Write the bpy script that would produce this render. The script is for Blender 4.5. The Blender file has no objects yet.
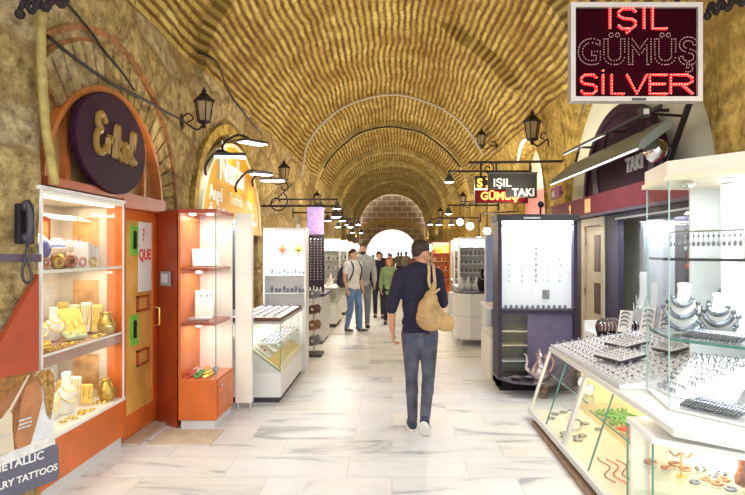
import bpy, bmesh, math, random
from mathutils import Vector, Matrix, noise
SC = bpy.context.scene
COL = SC.collection
RND = random.Random(11)
PI = math.pi
F, CX, CY, EYE = 620.0, 392.0, 251.0, 1.68      # focal length in pixels, optical axis, eye height

def K(px, py, Y):                                # picture point at distance Y -> place in the bazaar
    return Vector(((px - CX) * Y / F, Y, EYE - (py - CY) * Y / F))

# ------------------------------------------------------------------ materials
MATS = {}
def mat(name, col, rough=0.5, metal=0.0, var=0.08, scale=8.0, bump=0.0, bscale=None, emit=0.0, ecol=None, spec=0.5, coat=0.0, trans=0.0):
    if name in MATS: return MATS[name]
    m = bpy.data.materials.new(name); m.use_nodes = True
    nt = m.node_tree; N = nt.nodes; L = nt.links
    b = N['Principled BSDF']
    b.inputs['Roughness'].default_value = rough
    b.inputs['Metallic'].default_value = metal
    b.inputs['Specular IOR Level'].default_value = spec
    b.inputs['Coat Weight'].default_value = coat; b.inputs['Coat Roughness'].default_value = .4
    tc = N.new('ShaderNodeTexCoord')
    nz = N.new('ShaderNodeTexNoise'); nz.inputs['Scale'].default_value = scale; nz.inputs['Detail'].default_value = 4
    L.new(tc.outputs['Object'], nz.inputs['Vector'])
    cr = N.new('ShaderNodeValToRGB')
    cr.color_ramp.elements[0].position = .3; cr.color_ramp.elements[1].position = .7
    cr.color_ramp.elements[0].color = tuple(max(0, c * (1 - var)) for c in col) + (1,)
    cr.color_ramp.elements[1].color = tuple(min(1, c * (1 + var)) for c in col) + (1,)
    L.new(nz.outputs['Fac'], cr.inputs['Fac']); L.new(cr.outputs['Color'], b.inputs['Base Color'])
    if bump:
        n2 = N.new('ShaderNodeTexNoise'); n2.inputs['Scale'].default_value = bscale or scale * 3; n2.inputs['Detail'].default_value = 6
        L.new(tc.outputs['Object'], n2.inputs['Vector'])
        bp = N.new('ShaderNodeBump'); bp.inputs['Strength'].default_value = bump; bp.inputs['Distance'].default_value = .02
        L.new(n2.outputs['Fac'], bp.inputs['Height']); L.new(bp.outputs['Normal'], b.inputs['Normal'])
    if emit:
        b.inputs['Emission Color'].default_value = tuple(ecol or col) + (1,)
        b.inputs['Emission Strength'].default_value = emit
    MATS[name] = m
    return m

def glass(name, tint=(.985, .995, .99), gloss=.10):
    m = bpy.data.materials.new(name); m.use_nodes = True
    nt = m.node_tree; N = nt.nodes; L = nt.links
    N.remove(N['Principled BSDF'])
    t = N.new('ShaderNodeBsdfTransparent'); t.inputs[0].default_value = tint + (1,)
    g = N.new('ShaderNodeBsdfGlossy'); g.inputs['Roughness'].default_value = .02
    lw = N.new('ShaderNodeLayerWeight'); lw.inputs['Blend'].default_value = .5
    pw = N.new('ShaderNodeMath'); pw.operation = 'POWER'; pw.inputs[1].default_value = 4.5; L.new(lw.outputs['Facing'], pw.inputs[0])
    ma = N.new('ShaderNodeMath'); ma.operation = 'MULTIPLY_ADD'; ma.inputs[1].default_value = gloss * 4; ma.inputs[2].default_value = gloss * .3; L.new(pw.outputs[0], ma.inputs[0])
    mx = N.new('ShaderNodeMixShader')
    L.new(ma.outputs[0], mx.inputs[0]); L.new(t.outputs[0], mx.inputs[1]); L.new(g.outputs[0], mx.inputs[2])
    L.new(mx.outputs[0], N['Material Output'].inputs[0])
    MATS[name] = m
    return m

# ------------------------------------------------------------------ mesh builder
class MB:
    def __init__(s): s.v = []; s.f = []
    def add(s, vs, fs):
        o = len(s.v); s.v += [Vector(v) for v in vs]; s.f += [tuple(i + o for i in f) for f in fs]; return s
    def box(s, x0, x1, y0, y1, z0, z1, M=None):
        vs = [Vector((x, y, z)) for z in (z0, z1) for x, y in ((x0, y0), (x1, y0), (x1, y1), (x0, y1))]
        if M: vs = [M @ v for v in vs]
        return s.add(vs, [(3, 2, 1, 0), (4, 5, 6, 7), (0, 1, 5, 4), (1, 2, 6, 5), (2, 3, 7, 6), (3, 0, 4, 7)])
    def cbox(s, c, d, M=None):
        c = Vector(c); M = Matrix.Translation(c) @ (M or Matrix())
        return s.box(-d[0]/2, d[0]/2, -d[1]/2, d[1]/2, -d[2]/2, d[2]/2, M)
    def ext(s, pts, vec):                        # polygon extruded along vec
        pts = [Vector(p) for p in pts]; vec = Vector(vec); n = len(pts)
        return s.add(pts + [p + vec for p in pts], [tuple(range(n))[::-1], tuple(range(n, 2 * n))] + [(i, (i + 1) % n, n + (i + 1) % n, n + i) for i in range(n)])
    def prism(s, poly, z0, z1):
        return s.ext([(x, y, z0) for x, y in poly], (0, 0, z1 - z0))
    def bar(s, a, b, w, h=None, up=(0, 0, 1)):   # square bar from a to b
        a = Vector(a); b = Vector(b); h = h or w; d = (b - a).normalized(); u = Vector(up)
        if abs(d.dot(u)) > .95: u = Vector((0, 1, 0))
        x = d.cross(u).normalized() * (w / 2); y = x.cross(d).normalized() * (h / 2)
        vs = [p + i * x + j * y for p in (a, b) for i, j in ((-1, -1), (1, -1), (1, 1), (-1, 1))]
        return s.add(vs, [(3, 2, 1, 0), (4, 5, 6, 7), (0, 1, 5, 4), (1, 2, 6, 5), (2, 3, 7, 6), (3, 0, 4, 7)])
    def tube(s, pts, r, n=8, closed=False):
        pts = [Vector(p) for p in pts]; m = len(pts)
        rs = r if isinstance(r, (list, tuple)) else [r] * m
        prev = None; vs = []
        for i in range(m):
            if closed: t = pts[(i + 1) % m] - pts[i - 1]
            else: t = pts[min(i + 1, m - 1)] - pts[max(i - 1, 0)]
            t = t.normalized() if t.length > 1e-9 else Vector((0, 0, 1))
            if prev is None:
                a = Vector((0, 0, 1)) if abs(t.z) < .9 else Vector((1, 0, 0))
                u = t.cross(a).normalized()
            else:
                u = (prev - t * prev.dot(t))
                u = u.normalized() if u.length > 1e-6 else t.orthogonal().normalized()
            prev = u; w = t.cross(u)
            vs += [pts[i] + (u * math.cos(2*PI*k/n) + w * math.sin(2*PI*k/n)) * rs[i] for k in range(n)]
        fs = []
        for i in range(m if closed else m - 1):
            j = (i + 1) % m
            fs += [(i*n+k, i*n+(k+1) % n, j*n+(k+1) % n, j*n+k) for k in range(n)]
        if not closed: fs += [tuple(range(n))[::-1], tuple(range((m-1)*n, m*n))]
        return s.add(vs, fs)
    def lathe(s, prof, c=(0, 0, 0), n=16, M=None, sx=1, sy=1):
        c = Vector(c); vs = []; m = len(prof)
        for r, z in prof:
            r = max(r, 1e-4)
            for k in range(n):
                p = Vector((r*sx*math.cos(2*PI*k/n), r*sy*math.sin(2*PI*k/n), z))
                vs.append(c + (M @ p if M else p))
        fs = [(i*n+k, i*n+(k+1) % n, (i+1)*n+(k+1) % n, (i+1)*n+k) for i in range(m-1) for k in range(n)]
        fs += [tuple(range(n))[::-1], tuple(range((m-1)*n, m*n))]
        return s.add(vs, fs)
    def ell(s, c, r, n=14, m=9, M=None):
        if not isinstance(r, (tuple, list)): r = (r, r, r)
        prof = [(math.sin(PI*i/m), -math.cos(PI*i/m)) for i in range(m+1)]
        S = Matrix.Diagonal((r[0], r[1], r[2], 1))
        return s.lathe(prof, c, n, (M @ S) if M else S)
    def torus(s, c, R, r, n=20, k=6, M=None, sx=1, sy=1):
        pts = [Vector((R*sx*math.cos(2*PI*i/n), R*sy*math.sin(2*PI*i/n), 0)) for i in range(n)]
        pts = [Vector(c) + (M @ p if M else p) for p in pts]
        return s.tube(pts, r, k, True)
    def cone(s, a, b, ra, rb, n=12):             # tapered capsule
        a = Vector(a); b = Vector(b)
        s.tube([a, b], [ra, rb], n); s.ell(a, ra, n, 8); s.ell(b, rb, n, 8); return s
    def mesh(s, name, origin=None, smooth=False):
        me = bpy.data.meshes.new(name)
        o = Vector(origin) if origin is not None else Vector((0, 0, 0))
        me.from_pydata([tuple(v - o) for v in s.v], [], s.f)
        bm = bmesh.new(); bm.from_mesh(me); bmesh.ops.recalc_face_normals(bm, faces=bm.faces[:]); bm.to_mesh(me); bm.free()
        if smooth:
            me.polygons.foreach_set('use_smooth', [True] * len(me.polygons))
            try: me.set_sharp_from_angle(angle=math.radians(42))
            except Exception: pass
        me.update()
        return me
    def build(s, name, m, parent=None, smooth=False, bevel=0, origin=None):
        if parent is not None: org = parent_origin(parent)
        else: org = origin
        me = s.mesh(name, org, smooth)
        o = bpy.data.objects.new(name, me); COL.objects.link(o)
        me.materials.append(m if not isinstance(m, str) else MATS[m])
        if parent is not None: o.parent = parent
        elif origin is not None: o.location = origin
        if bevel:
            b = o.modifiers.new('bevel', 'BEVEL'); b.width = bevel; b.segments = 2; b.limit_method = 'ANGLE'
        return o

def parent_origin(o):
    p = Vector((0, 0, 0))
    while o is not None: p += Vector(o.location); o = o.parent
    return p

def tag(o, label, cat, group=None, kind=None):
    if label: o['label'] = label
    if cat: o['category'] = cat
    if group: o['group'] = group
    if kind: o['kind'] = kind
    return o
def thing(name, label, cat, loc=(0, 0, 0), group=None):
    o = bpy.data.objects.new(name, None); COL.objects.link(o); o.location = loc; o.empty_display_size = .1
    return tag(o, label, cat, group)
def struct(o): o['kind'] = 'structure'; return o
def dup(root, loc, rz=None, label=None, group=None, scale=None, rot=None):
    r = root.copy(); COL.objects.link(r); r.location = loc
    if rz is not None: r.rotation_euler = (0, 0, rz)
    if rot is not None: r.rotation_euler = rot
    if scale: r.scale = (scale,) * 3
    if label: r['label'] = label
    if group: r['group'] = group
    for ch in list(root.children):
        c = ch.copy(); COL.objects.link(c); c.parent = r
        for g in list(ch.children):
            d = g.copy(); COL.objects.link(d); d.parent = c
    return r
def RX(a): return Matrix.Rotation(a, 4, 'X')
def RY(a): return Matrix.Rotation(a, 4, 'Y')
def RZ(a): return Matrix.Rotation(a, 4, 'Z')

# text as a mesh laid on a plane: origin, direction of reading, up direction
def text_mb(txt, size, origin, right, up, extrude=.004, align='LEFT', shear=0, bold=0):
    cu = bpy.data.curves.new('lettering', 'FONT'); cu.body = txt; cu.size = size; cu.extrude = extrude
    cu.align_x = align; cu.shear = shear; cu.offset = bold; cu.resolution_u = 4
    ob = bpy.data.objects.new('lettering', cu); COL.objects.link(ob)
    bpy.context.view_layer.update()
    me = bpy.data.meshes.new_from_object(ob.evaluated_get(bpy.context.evaluated_depsgraph_get()))
    right = Vector(right).normalized(); up = Vector(up).normalized(); nrm = right.cross(up)
    mb = MB(); mb.add([Vector(origin) + right * v.co.x + up * v.co.y + nrm * v.co.z for v in me.vertices], [tuple(p.vertices) for p in me.polygons])
    bpy.data.objects.remove(ob); bpy.data.curves.remove(cu); bpy.data.meshes.remove(me)
    return mb

def remesh(mb, name, m, parent, voxel=.01, it=4, fac=.5):   # overlapping limbs grown into one skin
    org = parent_origin(parent) if parent is not None else Vector((0, 0, 0))
    me = mb.mesh(name + '_raw', org)
    ob = bpy.data.objects.new(name, me); COL.objects.link(ob)
    r = ob.modifiers.new('r', 'REMESH'); r.mode = 'VOXEL'; r.voxel_size = voxel; r.use_smooth_shade = True
    s = ob.modifiers.new('s', 'SMOOTH'); s.iterations = it; s.factor = fac
    bpy.context.view_layer.update()
    nm = bpy.data.meshes.new_from_object(ob.evaluated_get(bpy.context.evaluated_depsgraph_get()))
    bpy.data.objects.remove(ob); bpy.data.meshes.remove(me)
    nm.name = name
    nm.materials.clear(); nm.materials.append(m if not isinstance(m, str) else MATS[m])
    nm.polygons.foreach_set('use_smooth', [True] * len(nm.polygons))
    o = bpy.data.objects.new(name, nm); COL.objects.link(o)
    if parent is not None: o.parent = parent
    return o

def catmull(pts, n=6):
    pts = [Vector(p) for p in pts]; out = []
    for i in range(len(pts) - 1):
        p0 = pts[max(i-1, 0)]; p1 = pts[i]; p2 = pts[i+1]; p3 = pts[min(i+2, len(pts)-1)]
        for k in range(n):
            t = k / n
            out.append(.5*((2*p1) + (p2-p0)*t + (2*p0-5*p1+4*p2-p3)*t*t + (3*p1-p0-3*p2+p3)*t**3))
    out.append(pts[-1]); return out

def area(name, loc, sx, sy, power, col=(1, 1, 1), rot=(0, 0, 0)):
    l = bpy.data.lights.new(name, 'AREA'); l.shape = 'RECTANGLE'; l.size = sx; l.size_y = sy; l.energy = power; l.color = col
    o = bpy.data.objects.new(name, l); COL.objects.link(o); o.location = loc; o.rotation_euler = rot; return o
def point(name, loc, power, col=(1, 1, 1), r=.05):
    l = bpy.data.lights.new(name, 'POINT'); l.energy = power; l.color = col; l.shadow_soft_size = r
    o = bpy.data.objects.new(name, l); COL.objects.link(o); o.location = loc; return o
def spot(name, loc, to, power, col=(1, 1, 1), ang=100, r=.05):
    l = bpy.data.lights.new(name, 'SPOT'); l.energy = power; l.color = col; l.shadow_soft_size = r; l.spot_size = math.radians(ang); l.spot_blend = .7
    o = bpy.data.objects.new(name, l); COL.objects.link(o); o.location = loc
    d = Vector(to) - Vector(loc); o.rotation_euler = d.to_track_quat('-Z', 'Y').to_euler(); return o

# palette
glass('clear_glass'); glass('shelf_glass', (.95, .985, .97), .2); glass('wide_glass', (.985, .995, .99), .05)
mat('glass_edge', (.10, .28, .24), .15)
mat('orange_wood', (.66, .15, .022), .4, var=.14, scale=5, coat=.15)
mat('red_wood', (.38, .058, .018), .4, var=.15, scale=5, coat=.12)
mat('amber_wood', (.72, .40, .10), .25, var=.2, scale=3, coat=.4)
mat('dark_wood', (.13, .055, .03), .45, var=.2)
mat('white', (.86, .86, .85), .35, var=.03)
mat('warm_white', (.86, .84, .76), .4, var=.03)
mat('cream', (.84, .76, .56), .45, var=.05)
mat('grey_white', (.66, .68, .70), .4, var=.05)
mat('yellow_cloth', (.82, .62, .16), .8, var=.1)
mat('black', (.014, .012, .016), .5, var=.2, spec=.25)
mat('iron', (.022, .014, .016), .6, .0, var=.3, spec=.25)
mat('dark_grey', (.06, .06, .068), .55, spec=.25)
mat('mid_grey', (.30, .31, .31), .45)
mat('steel', (.62, .63, .64), .25, .9)
mat('chrome', (.8, .8, .82), .12, 1.0)
mat('silver', (.72, .73, .76), .22, 1.0, var=.2, scale=60)
mat('dark_silver', (.25, .26, .30), .28, .9, var=.45, scale=50)
mat('gold', (.85, .58, .14), .25, 1.0, var=.15, scale=30)
mat('old_gold', (.55, .40, .10), .3, .8, var=.3, scale=30)
mat('plum', (.032, .008, .026), .6, var=.15, spec=.15)
mat('plum_red', (.15, .006, .022), .6, var=.15, spec=.15)
mat('plum_grey', (.055, .045, .08), .5, var=.1, spec=.2)
mat('violet', (.45, .32, .85), .45, var=.3, scale=14)
mat('lamp_white', (1, 1, 1), .4, emit=9, ecol=(1, .97, .92))
mat('lamp_soft', (1, 1, 1), .4, emit=3.5, ecol=(1, .98, .95))
mat('skin', (.62, .36, .24), .5, var=.06)
mat('skin_warm', (.60, .30, .17), .5, var=.06)
# ------------------------------------------------------------------ the hall: floor, brick vault, stone walls
def marble():
    m = bpy.data.materials.new('marble_floor'); m.use_nodes = True; nt = m.node_tree; N = nt.nodes; L = nt.links
    b = N['Principled BSDF']; b.inputs['Roughness'].default_value = .3; b.inputs['Specular IOR Level'].default_value = .38
    tc = N.new('ShaderNodeTexCoord')
    br = N.new('ShaderNodeTexBrick'); br.offset = .37; br.offset_frequency = 2
    br.inputs['Scale'].default_value = 1; br.inputs['Brick Width'].default_value = .92; br.inputs['Row Height'].default_value = .46
    br.inputs['Mortar Size'].default_value = .004; br.inputs['Mortar Smooth'].default_value = .3
    br.inputs['Color1'].default_value = (.0, .0, .0, 1); br.inputs['Color2'].default_value = (1, 1, 1, 1); br.inputs['Mortar'].default_value = (.5, .5, .5, 1)
    L.new(tc.outputs['Object'], br.inputs['Vector'])
    # every slab gets its own piece of veining
    off = N.new('ShaderNodeVectorMath'); off.operation = 'SCALE'; off.inputs['Scale'].default_value = 7.0
    L.new(br.outputs['Color'], off.inputs[0])
    ad = N.new('ShaderNodeVectorMath'); ad.operation = 'ADD'; L.new(tc.outputs['Object'], ad.inputs[0]); L.new(off.outputs[0], ad.inputs[1])
    mp = N.new('ShaderNodeMapping'); mp.inputs['Rotation'].default_value = (0, 0, .5); mp.inputs['Scale'].default_value = (.5, 1.5, 1)
    L.new(ad.outputs[0], mp.inputs['Vector'])
    n1 = N.new('ShaderNodeTexNoise'); n1.inputs['Scale'].default_value = 1.6; n1.inputs['Detail'].default_value = 9; n1.inputs['Roughness'].default_value = .62; n1.inputs['Distortion'].default_value = 1.3
    L.new(mp.outputs[0], n1.inputs['Vector'])
    cr = N.new('ShaderNodeValToRGB'); e = cr.color_ramp.elements
    e[0].position = .33; e[0].color = (.38, .42, .48, 1); e[1].position = .60; e[1].color = (.86, .87, .90, 1)
    x = e.new(.44); x.color = (.77, .79, .82, 1)
    L.new(n1.outputs['Fac'], cr.inputs['Fac'])
    tone = N.new('ShaderNodeValToRGB'); t = tone.color_ramp.elements
    t[0].color = (.92, .92, .94, 1); t[1].color = (1, .99, .97, 1); y = t.new(.55); y.color = (.98, .98, .98, 1); z = t.new(.9); z.color = (.98, .95, .89, 1)
    L.new(br.outputs['Color'], tone.inputs['Fac'])
    mx = N.new('ShaderNodeMix'); mx.data_type = 'RGBA'; mx.blend_type = 'MULTIPLY'; mx.inputs['Factor'].default_value = 1
    L.new(cr.outputs['Color'], mx.inputs['A']); L.new(tone.outputs['Color'], mx.inputs['B'])
    m2 = N.new('ShaderNodeMix'); m2.data_type = 'RGBA'; L.new(br.outputs['Fac'], m2.inputs['Factor'])
    m2.inputs['B'].default_value = (.60, .59, .58, 1); L.new(mx.outputs['Result'], m2.inputs['A'])
    L.new(m2.outputs['Result'], b.inputs['Base Color'])
    bp = N.new('ShaderNodeBump'); bp.invert = True; bp.inputs['Strength'].default_value = .2; bp.inputs['Distance'].default_value = .003
    L.new(br.outputs['Fac'], bp.inputs['Height']); L.new(bp.outputs['Normal'], b.inputs['Normal'])
    r = N.new('ShaderNodeMapRange'); r.inputs['To Min'].default_value = .32; r.inputs['To Max'].default_value = .50
    L.new(n1.outputs['Fac'], r.inputs['Value']); L.new(r.outputs['Result'], b.inputs['Roughness'])
    MATS['marble_floor'] = m

def bricks():                                    # UV: u along the corridor, v along the curve of the vault; long uneven courses
    m = bpy.data.materials.new('vault_brick'); m.use_nodes = True; nt = m.node_tree; N = nt.nodes; L = nt.links
    b = N['Principled BSDF']; b.inputs['Roughness'].default_value = .9; b.inputs['Specular IOR Level'].default_value = .15
    def mth(op, a, c=None, d=None):
        n = N.new('ShaderNodeMath'); n.operation = op
        for k, v in enumerate((a, c, d)):
            if v is None: continue
            if isinstance(v, (int, float)): n.inputs[k].default_value = v
            else: L.new(v, n.inputs[k])
        return n.outputs[0]
    def noi(vec, sc, det=3, sxyz=None):
        if sxyz:
            mp = N.new('ShaderNodeMapping'); mp.inputs['Scale'].default_value = sxyz; L.new(vec, mp.inputs['Vector']); vec = mp.outputs[0]
        n = N.new('ShaderNodeTexNoise'); n.inputs['Scale'].default_value = sc; n.inputs['Detail'].default_value = det; L.new(vec, n.inputs['Vector']); return n.outputs['Fac']
    uv = N.new('ShaderNodeUVMap'); uv.uv_map = 'UVMap'; U = uv.outputs[0]
    sp = N.new('ShaderNodeSeparateXYZ'); L.new(U, sp.inputs[0])
    v1 = mth('MULTIPLY_ADD', noi(U, .6, 2), .20, sp.outputs[1])
    v2 = mth('MULTIPLY_ADD', noi(U, 4.0, 2), .035, v1)
    row = mth('DIVIDE', v2, .112)
    idx = mth('FLOOR', row)
    fr = mth('FRACT', row)
    tri = mth('ABSOLUTE', mth('SUBTRACT', fr, .5))            # 0 mid brick .. .5 joint
    # each course is cut into bricks of uneven length
    wn = N.new('ShaderNodeTexWhiteNoise'); wn.noise_dimensions = '1D'; L.new(idx, wn.inputs['W'])
    u2 = mth('ADD', mth('DIVIDE', sp.outputs[0], .40), mth('MULTIPLY', wn.outputs['Value'], 9.0))
    ui = mth('FLOOR', u2); uf = mth('ABSOLUTE', mth('SUBTRACT', mth('FRACT', u2), .5))
    cb = N.new('ShaderNodeCombineXYZ'); L.new(ui, cb.inputs[0]); L.new(idx, cb.inputs[1])
    w2 = N.new('ShaderNodeTexWhiteNoise'); w2.noise_dimensions = '2D'; L.new(cb.outputs[0], w2.inputs['Vector'])
    edge = N.new('ShaderNodeMapRange'); edge.interpolation_type = 'SMOOTHSTEP'; edge.inputs['From Min'].default_value = .16; edge.inputs['From Max'].default_value = .42
    L.new(mth('ADD', tri, mth('MULTIPLY', mth('SUBTRACT', noi(U, 9, 4), .5), .30)), edge.inputs['Value'])
    head = N.new('ShaderNodeMapRange'); head.inputs['From Min'].default_value = .45; head.inputs['From Max'].default_value = .5; head.inputs['To Max'].default_value = .8; L.new(uf, head.inputs['Value'])
    gap = mth('MAXIMUM', edge.outputs['Result'], head.outputs['Result'])
    gap = mth('MULTIPLY', gap, mth('MULTIPLY_ADD', noi(U, 2.3, 3), 1.3, .25)); 
    cl = N.new('ShaderNodeClamp'); L.new(gap, cl.inputs['Value']); gap = cl.outputs[0]
    cr = N.new('ShaderNodeValToRGB'); e = cr.color_ramp.elements
    e[0].position = 0; e[0].color = (.43, .32, .10, 1); e[1].position = 1; e[1].color = (.66, .55, .22, 1); x = e.new(.5); x.color = (.54, .43, .145, 1)
    L.new(w2.outputs['Value'], cr.inputs['Fac'])
    big = N.new('ShaderNodeValToRGB'); f = big.color_ramp.elements
    f[0].position = .30; f[0].color = (.66, .52, .40, 1); f[1].position = .66; f[1].color = (1.1, 1.08, 1.0, 1); L.new(noi(U, .8, 6), big.inputs['Fac'])
    mx = N.new('ShaderNodeMix'); mx.data_type = 'RGBA'; mx.blend_type = 'MULTIPLY'; mx.inputs['Factor'].default_value = 1
    L.new(cr.outputs['Color'], mx.inputs['A']); L.new(big.outputs['Color'], mx.inputs['B'])
    m2 = N.new('ShaderNodeMix'); m2.data_type = 'RGBA'; L.new(gap, m2.inputs['Factor']); L.new(mx.outputs['Result'], m2.inputs['A']); m2.inputs['B'].default_value = (.15, .078, .02, 1)
    L.new(m2.outputs['Result'], b.inputs['Base Color'])
    hgt = mth('MULTIPLY_ADD', noi(U, 14, 4), .5, mth('SUBTRACT', 1.0, gap))
    bp = N.new('ShaderNodeBump'); bp.inputs['Strength'].default_value = .7; bp.inputs['Distance'].default_value = .04
    L.new(hgt, bp.inputs['Height']); L.new(bp.outputs['Normal'], b.inputs['Normal'])
    MATS['vault_brick'] = m

def stone(name, c1, c2, c3, joint, cell=2.2, brickmix=.0, stretch=(1, .75, 1.5)):
    m = bpy.data.materials.new(name); m.use_nodes = True; nt = m.node_tree; N = nt.nodes; L = nt.links
    b = N['Principled BSDF']; b.inputs['Roughness'].default_value = .9; b.inputs['Specular IOR Level'].default_value = .2
    tc = N.new('ShaderNodeTexCoord')
    nz = N.new('ShaderNodeTexNoise'); nz.inputs['Scale'].default_value = 3; nz.inputs['Detail'].default_value = 5; L.new(tc.outputs['Object'], nz.inputs['Vector'])
    sc = N.new('ShaderNodeVectorMath'); sc.operation = 'SCALE'; sc.inputs['Scale'].default_value = .22; L.new(nz.outputs['Color'], sc.inputs[0])
    ad = N.new('ShaderNodeVectorMath'); ad.operation = 'ADD'; L.new(tc.outputs['Object'], ad.inputs[0]); L.new(sc.outputs[0], ad.inputs[1])
    mp = N.new('ShaderNodeMapping'); mp.inputs['Scale'].default_value = stretch; L.new(ad.outputs[0], mp.inputs['Vector'])
    vo = N.new('ShaderNodeTexVoronoi'); vo.feature = 'DISTANCE_TO_EDGE'; vo.inputs['Scale'].default_value = cell; L.new(mp.outputs[0], vo.inputs['Vector'])
    vc = N.new('ShaderNodeTexVoronoi'); vc.inputs['Scale'].default_value = cell; L.new(mp.outputs[0], vc.inputs['Vector'])
    sp = N.new('ShaderNodeSeparateColor'); L.new(vc.outputs['Color'], sp.inputs[0])
    cr = N.new('ShaderNodeValToRGB'); e = cr.color_ramp.elements
    e[0].position = .1; e[0].color = c1 + (1,); e[1].position = .9; e[1].color = c3 + (1,); x = e.new(.5); x.color = c2 + (1,)
    L.new(sp.outputs[0], cr.inputs['Fac'])
    n2 = N.new('ShaderNodeTexNoise'); n2.inputs['Scale'].default_value = 9; n2.inputs['Detail'].default_value = 9; n2.inputs['Roughness'].default_value = .72; L.new(tc.outputs['Object'], n2.inputs['Vector'])
    c2r = N.new('ShaderNodeValToRGB'); f = c2r.color_ramp.elements
    f[0].position = .36; f[0].color = (.36, .29, .22, 1); f[1].position = .62; f[1].color = (1.16, 1.12, 1.0, 1); L.new(n2.outputs['Fac'], c2r.inputs['Fac'])
    mx = N.new('ShaderNodeMix'); mx.data_type = 'RGBA'; mx.blend_type = 'MULTIPLY'; mx.inputs['Factor'].default_value = 1
    L.new(cr.outputs['Color'], mx.inputs['A']); L.new(c2r.outputs['Color'], mx.inputs['B'])
    mr = N.new('ShaderNodeMapRange'); mr.inputs['From Max'].default_value = .07; L.new(vo.outputs['Distance'], mr.inputs['Value'])
    m2 = N.new('ShaderNodeMix'); m2.data_type = 'RGBA'; m2.inputs['A'].default_value = joint + (1,); L.new(mx.outputs['Result'], m2.inputs['B']); L.new(mr.outputs['Result'], m2.inputs['Factor'])
    L.new(m2.outputs['Result'], b.inputs['Base Color'])
    mrb = N.new('ShaderNodeMapRange'); mrb.inputs['From Max'].default_value = .14; L.new(vo.outputs['Distance'], mrb.inputs['Value'])
    s2 = N.new('ShaderNodeMath'); s2.operation = 'MULTIPLY_ADD'; s2.inputs[1].default_value = 1.1; L.new(n2.outputs['Fac'], s2.inputs[0]); L.new(mrb.outputs['Result'], s2.inputs[2])
    bp = N.new('ShaderNodeBump'); bp.inputs['Strength'].default_value = .9; bp.inputs['Distance'].default_value = .06
    L.new(s2.outputs[0], bp.inputs['Height']); L.new(bp.outputs['Normal'], b.inputs['Normal'])
    MATS[name] = m

marble(); bricks()
stone('rough_stone', (.46, .36, .16), (.62, .50, .25), (.52, .43, .27), (.30, .19, .08), 1.5, stretch=(1, .55, 1.3))
stone('gold_stone', (.62, .46, .13), (.74, .57, .20), (.54, .39, .12), (.40, .26, .07), 1.4, stretch=(1, .4, 1))
stone('back_stone', (.34, .21, .10), (.42, .27, .13), (.28, .17, .08), (.52, .38, .22), 2.0, stretch=(.9, 1, 2.2))
mat('plaster', (.74, .76, .66), .8, var=.1, scale=2, bump=.2)
mat('pale_brick', (.52, .33, .12), .85, var=.35, scale=9, bump=.5)
mat('arch_brick', (.30, .13, .045), .85, var=.5, scale=14, bump=.4)

SPRING = 3.1
def sstep(a, b, x):
    t = min(1, max(0, (x - a) / (b - a))); return t * t * (3 - 2 * t)
STEPS = [(7.8, 2.78), (16.0, 2.60), (19.2, 2.54), (23.5, 2.47), (26.0, 2.30), (31.5, 2.16), (99, 2.02)]
def base_R(Y):
    for y, r in STEPS:
        if Y < y: return r
def rad(Y, th):                                  # th from 0 (right) to pi (left)
    rb = base_R(Y)
    if Y < 24:
        side = 2.42 if th > PI/2 else 2.62
        low = min(th, PI - th)
        rb = side + (rb - side) * sstep(.12, .62, low)
    # repaired brick ring on the right of the vault
    if 10.5 < Y < 13.5 and .5 < th < 1.42:
        rb -= .20 * sstep(.5, .62, th) * (1 - sstep(1.0, 1.42, th)) * (1 - sstep(11.2, 13.5, Y))
    n = noise.noise(Vector((Y * .55, th * 2.2, 1.3))) * .05 + noise.noise(Vector((Y * 2.4, th * 7, 4.1))) * .022
    return rb + n
def prof(Y, s, side):                            # s<0: height below the spring line, s>=0: angle of the vault
    if s < 0:
        R_ = rad(Y, 0 if side > 0 else PI)
        n = noise.noise(Vector((Y * 2, s * 2, side * 5))) * .03 + noise.noise(Vector((Y * 6, s * 6, side * 9))) * .012
        return Vector((side * (R_ + n), Y, SPRING + s))
    th = s if side > 0 else PI - s
    R_ = rad(Y, th)
    return Vector((R_ * math.cos(th), Y, SPRING + R_ * math.sin(th)))

YS = []
y = 3.0
while y < 38.01:
    YS.append(y); y += .16 if y < 9 else .22 if y < 18 else .4
for sY in (7.8, 10.5, 16.0, 19.2, 23.5, 26.0, 31.5):
    YS = [q for q in YS if abs(q - sY) > .05] + [sY - .012, sY + .012]
YS.sort()
def sheet(name, grid, mname, uvf=None):
    n = len(grid[0]); vs = [p for row in grid for p in row]
    fs = []
    for i in range(len(grid) - 1):
        for j in range(n - 1): fs.append((i*n+j, i*n+j+1, (i+1)*n+j+1, (i+1)*n+j))
    me = bpy.data.meshes.new(name); me.from_pydata([tuple(v) for v in vs], [], fs)
    me.polygons.foreach_set('use_smooth', [True] * len(fs))
    if uvf:
        uv = me.uv_layers.new(name='UVMap')
        for lp in me.loops:
            i, j = divmod(lp.vertex_index, n); uv.data[lp.index].uv = uvf(i, j)
    me.materials.append(MATS[mname]); me.update()
    return me
TH0 = .34
NT = 96
ths = [TH0 + (PI - 2 * TH0) * k / NT for k in range(NT + 1)]
grid = [[Vector((rad(Y, t) * math.cos(t), Y, SPRING + rad(Y, t) * math.sin(t))) for t in ths] for Y in YS]
me = sheet('ceiling', grid, 'vault_brick', lambda i, j: (YS[i], ths[j] * 2.55))
try: me.set_sharp_from_angle(angle=math.radians(50))
except Exception: pass
o = bpy.data.objects.new('ceiling', me); COL.objects.link(o); struct(o)

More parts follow.
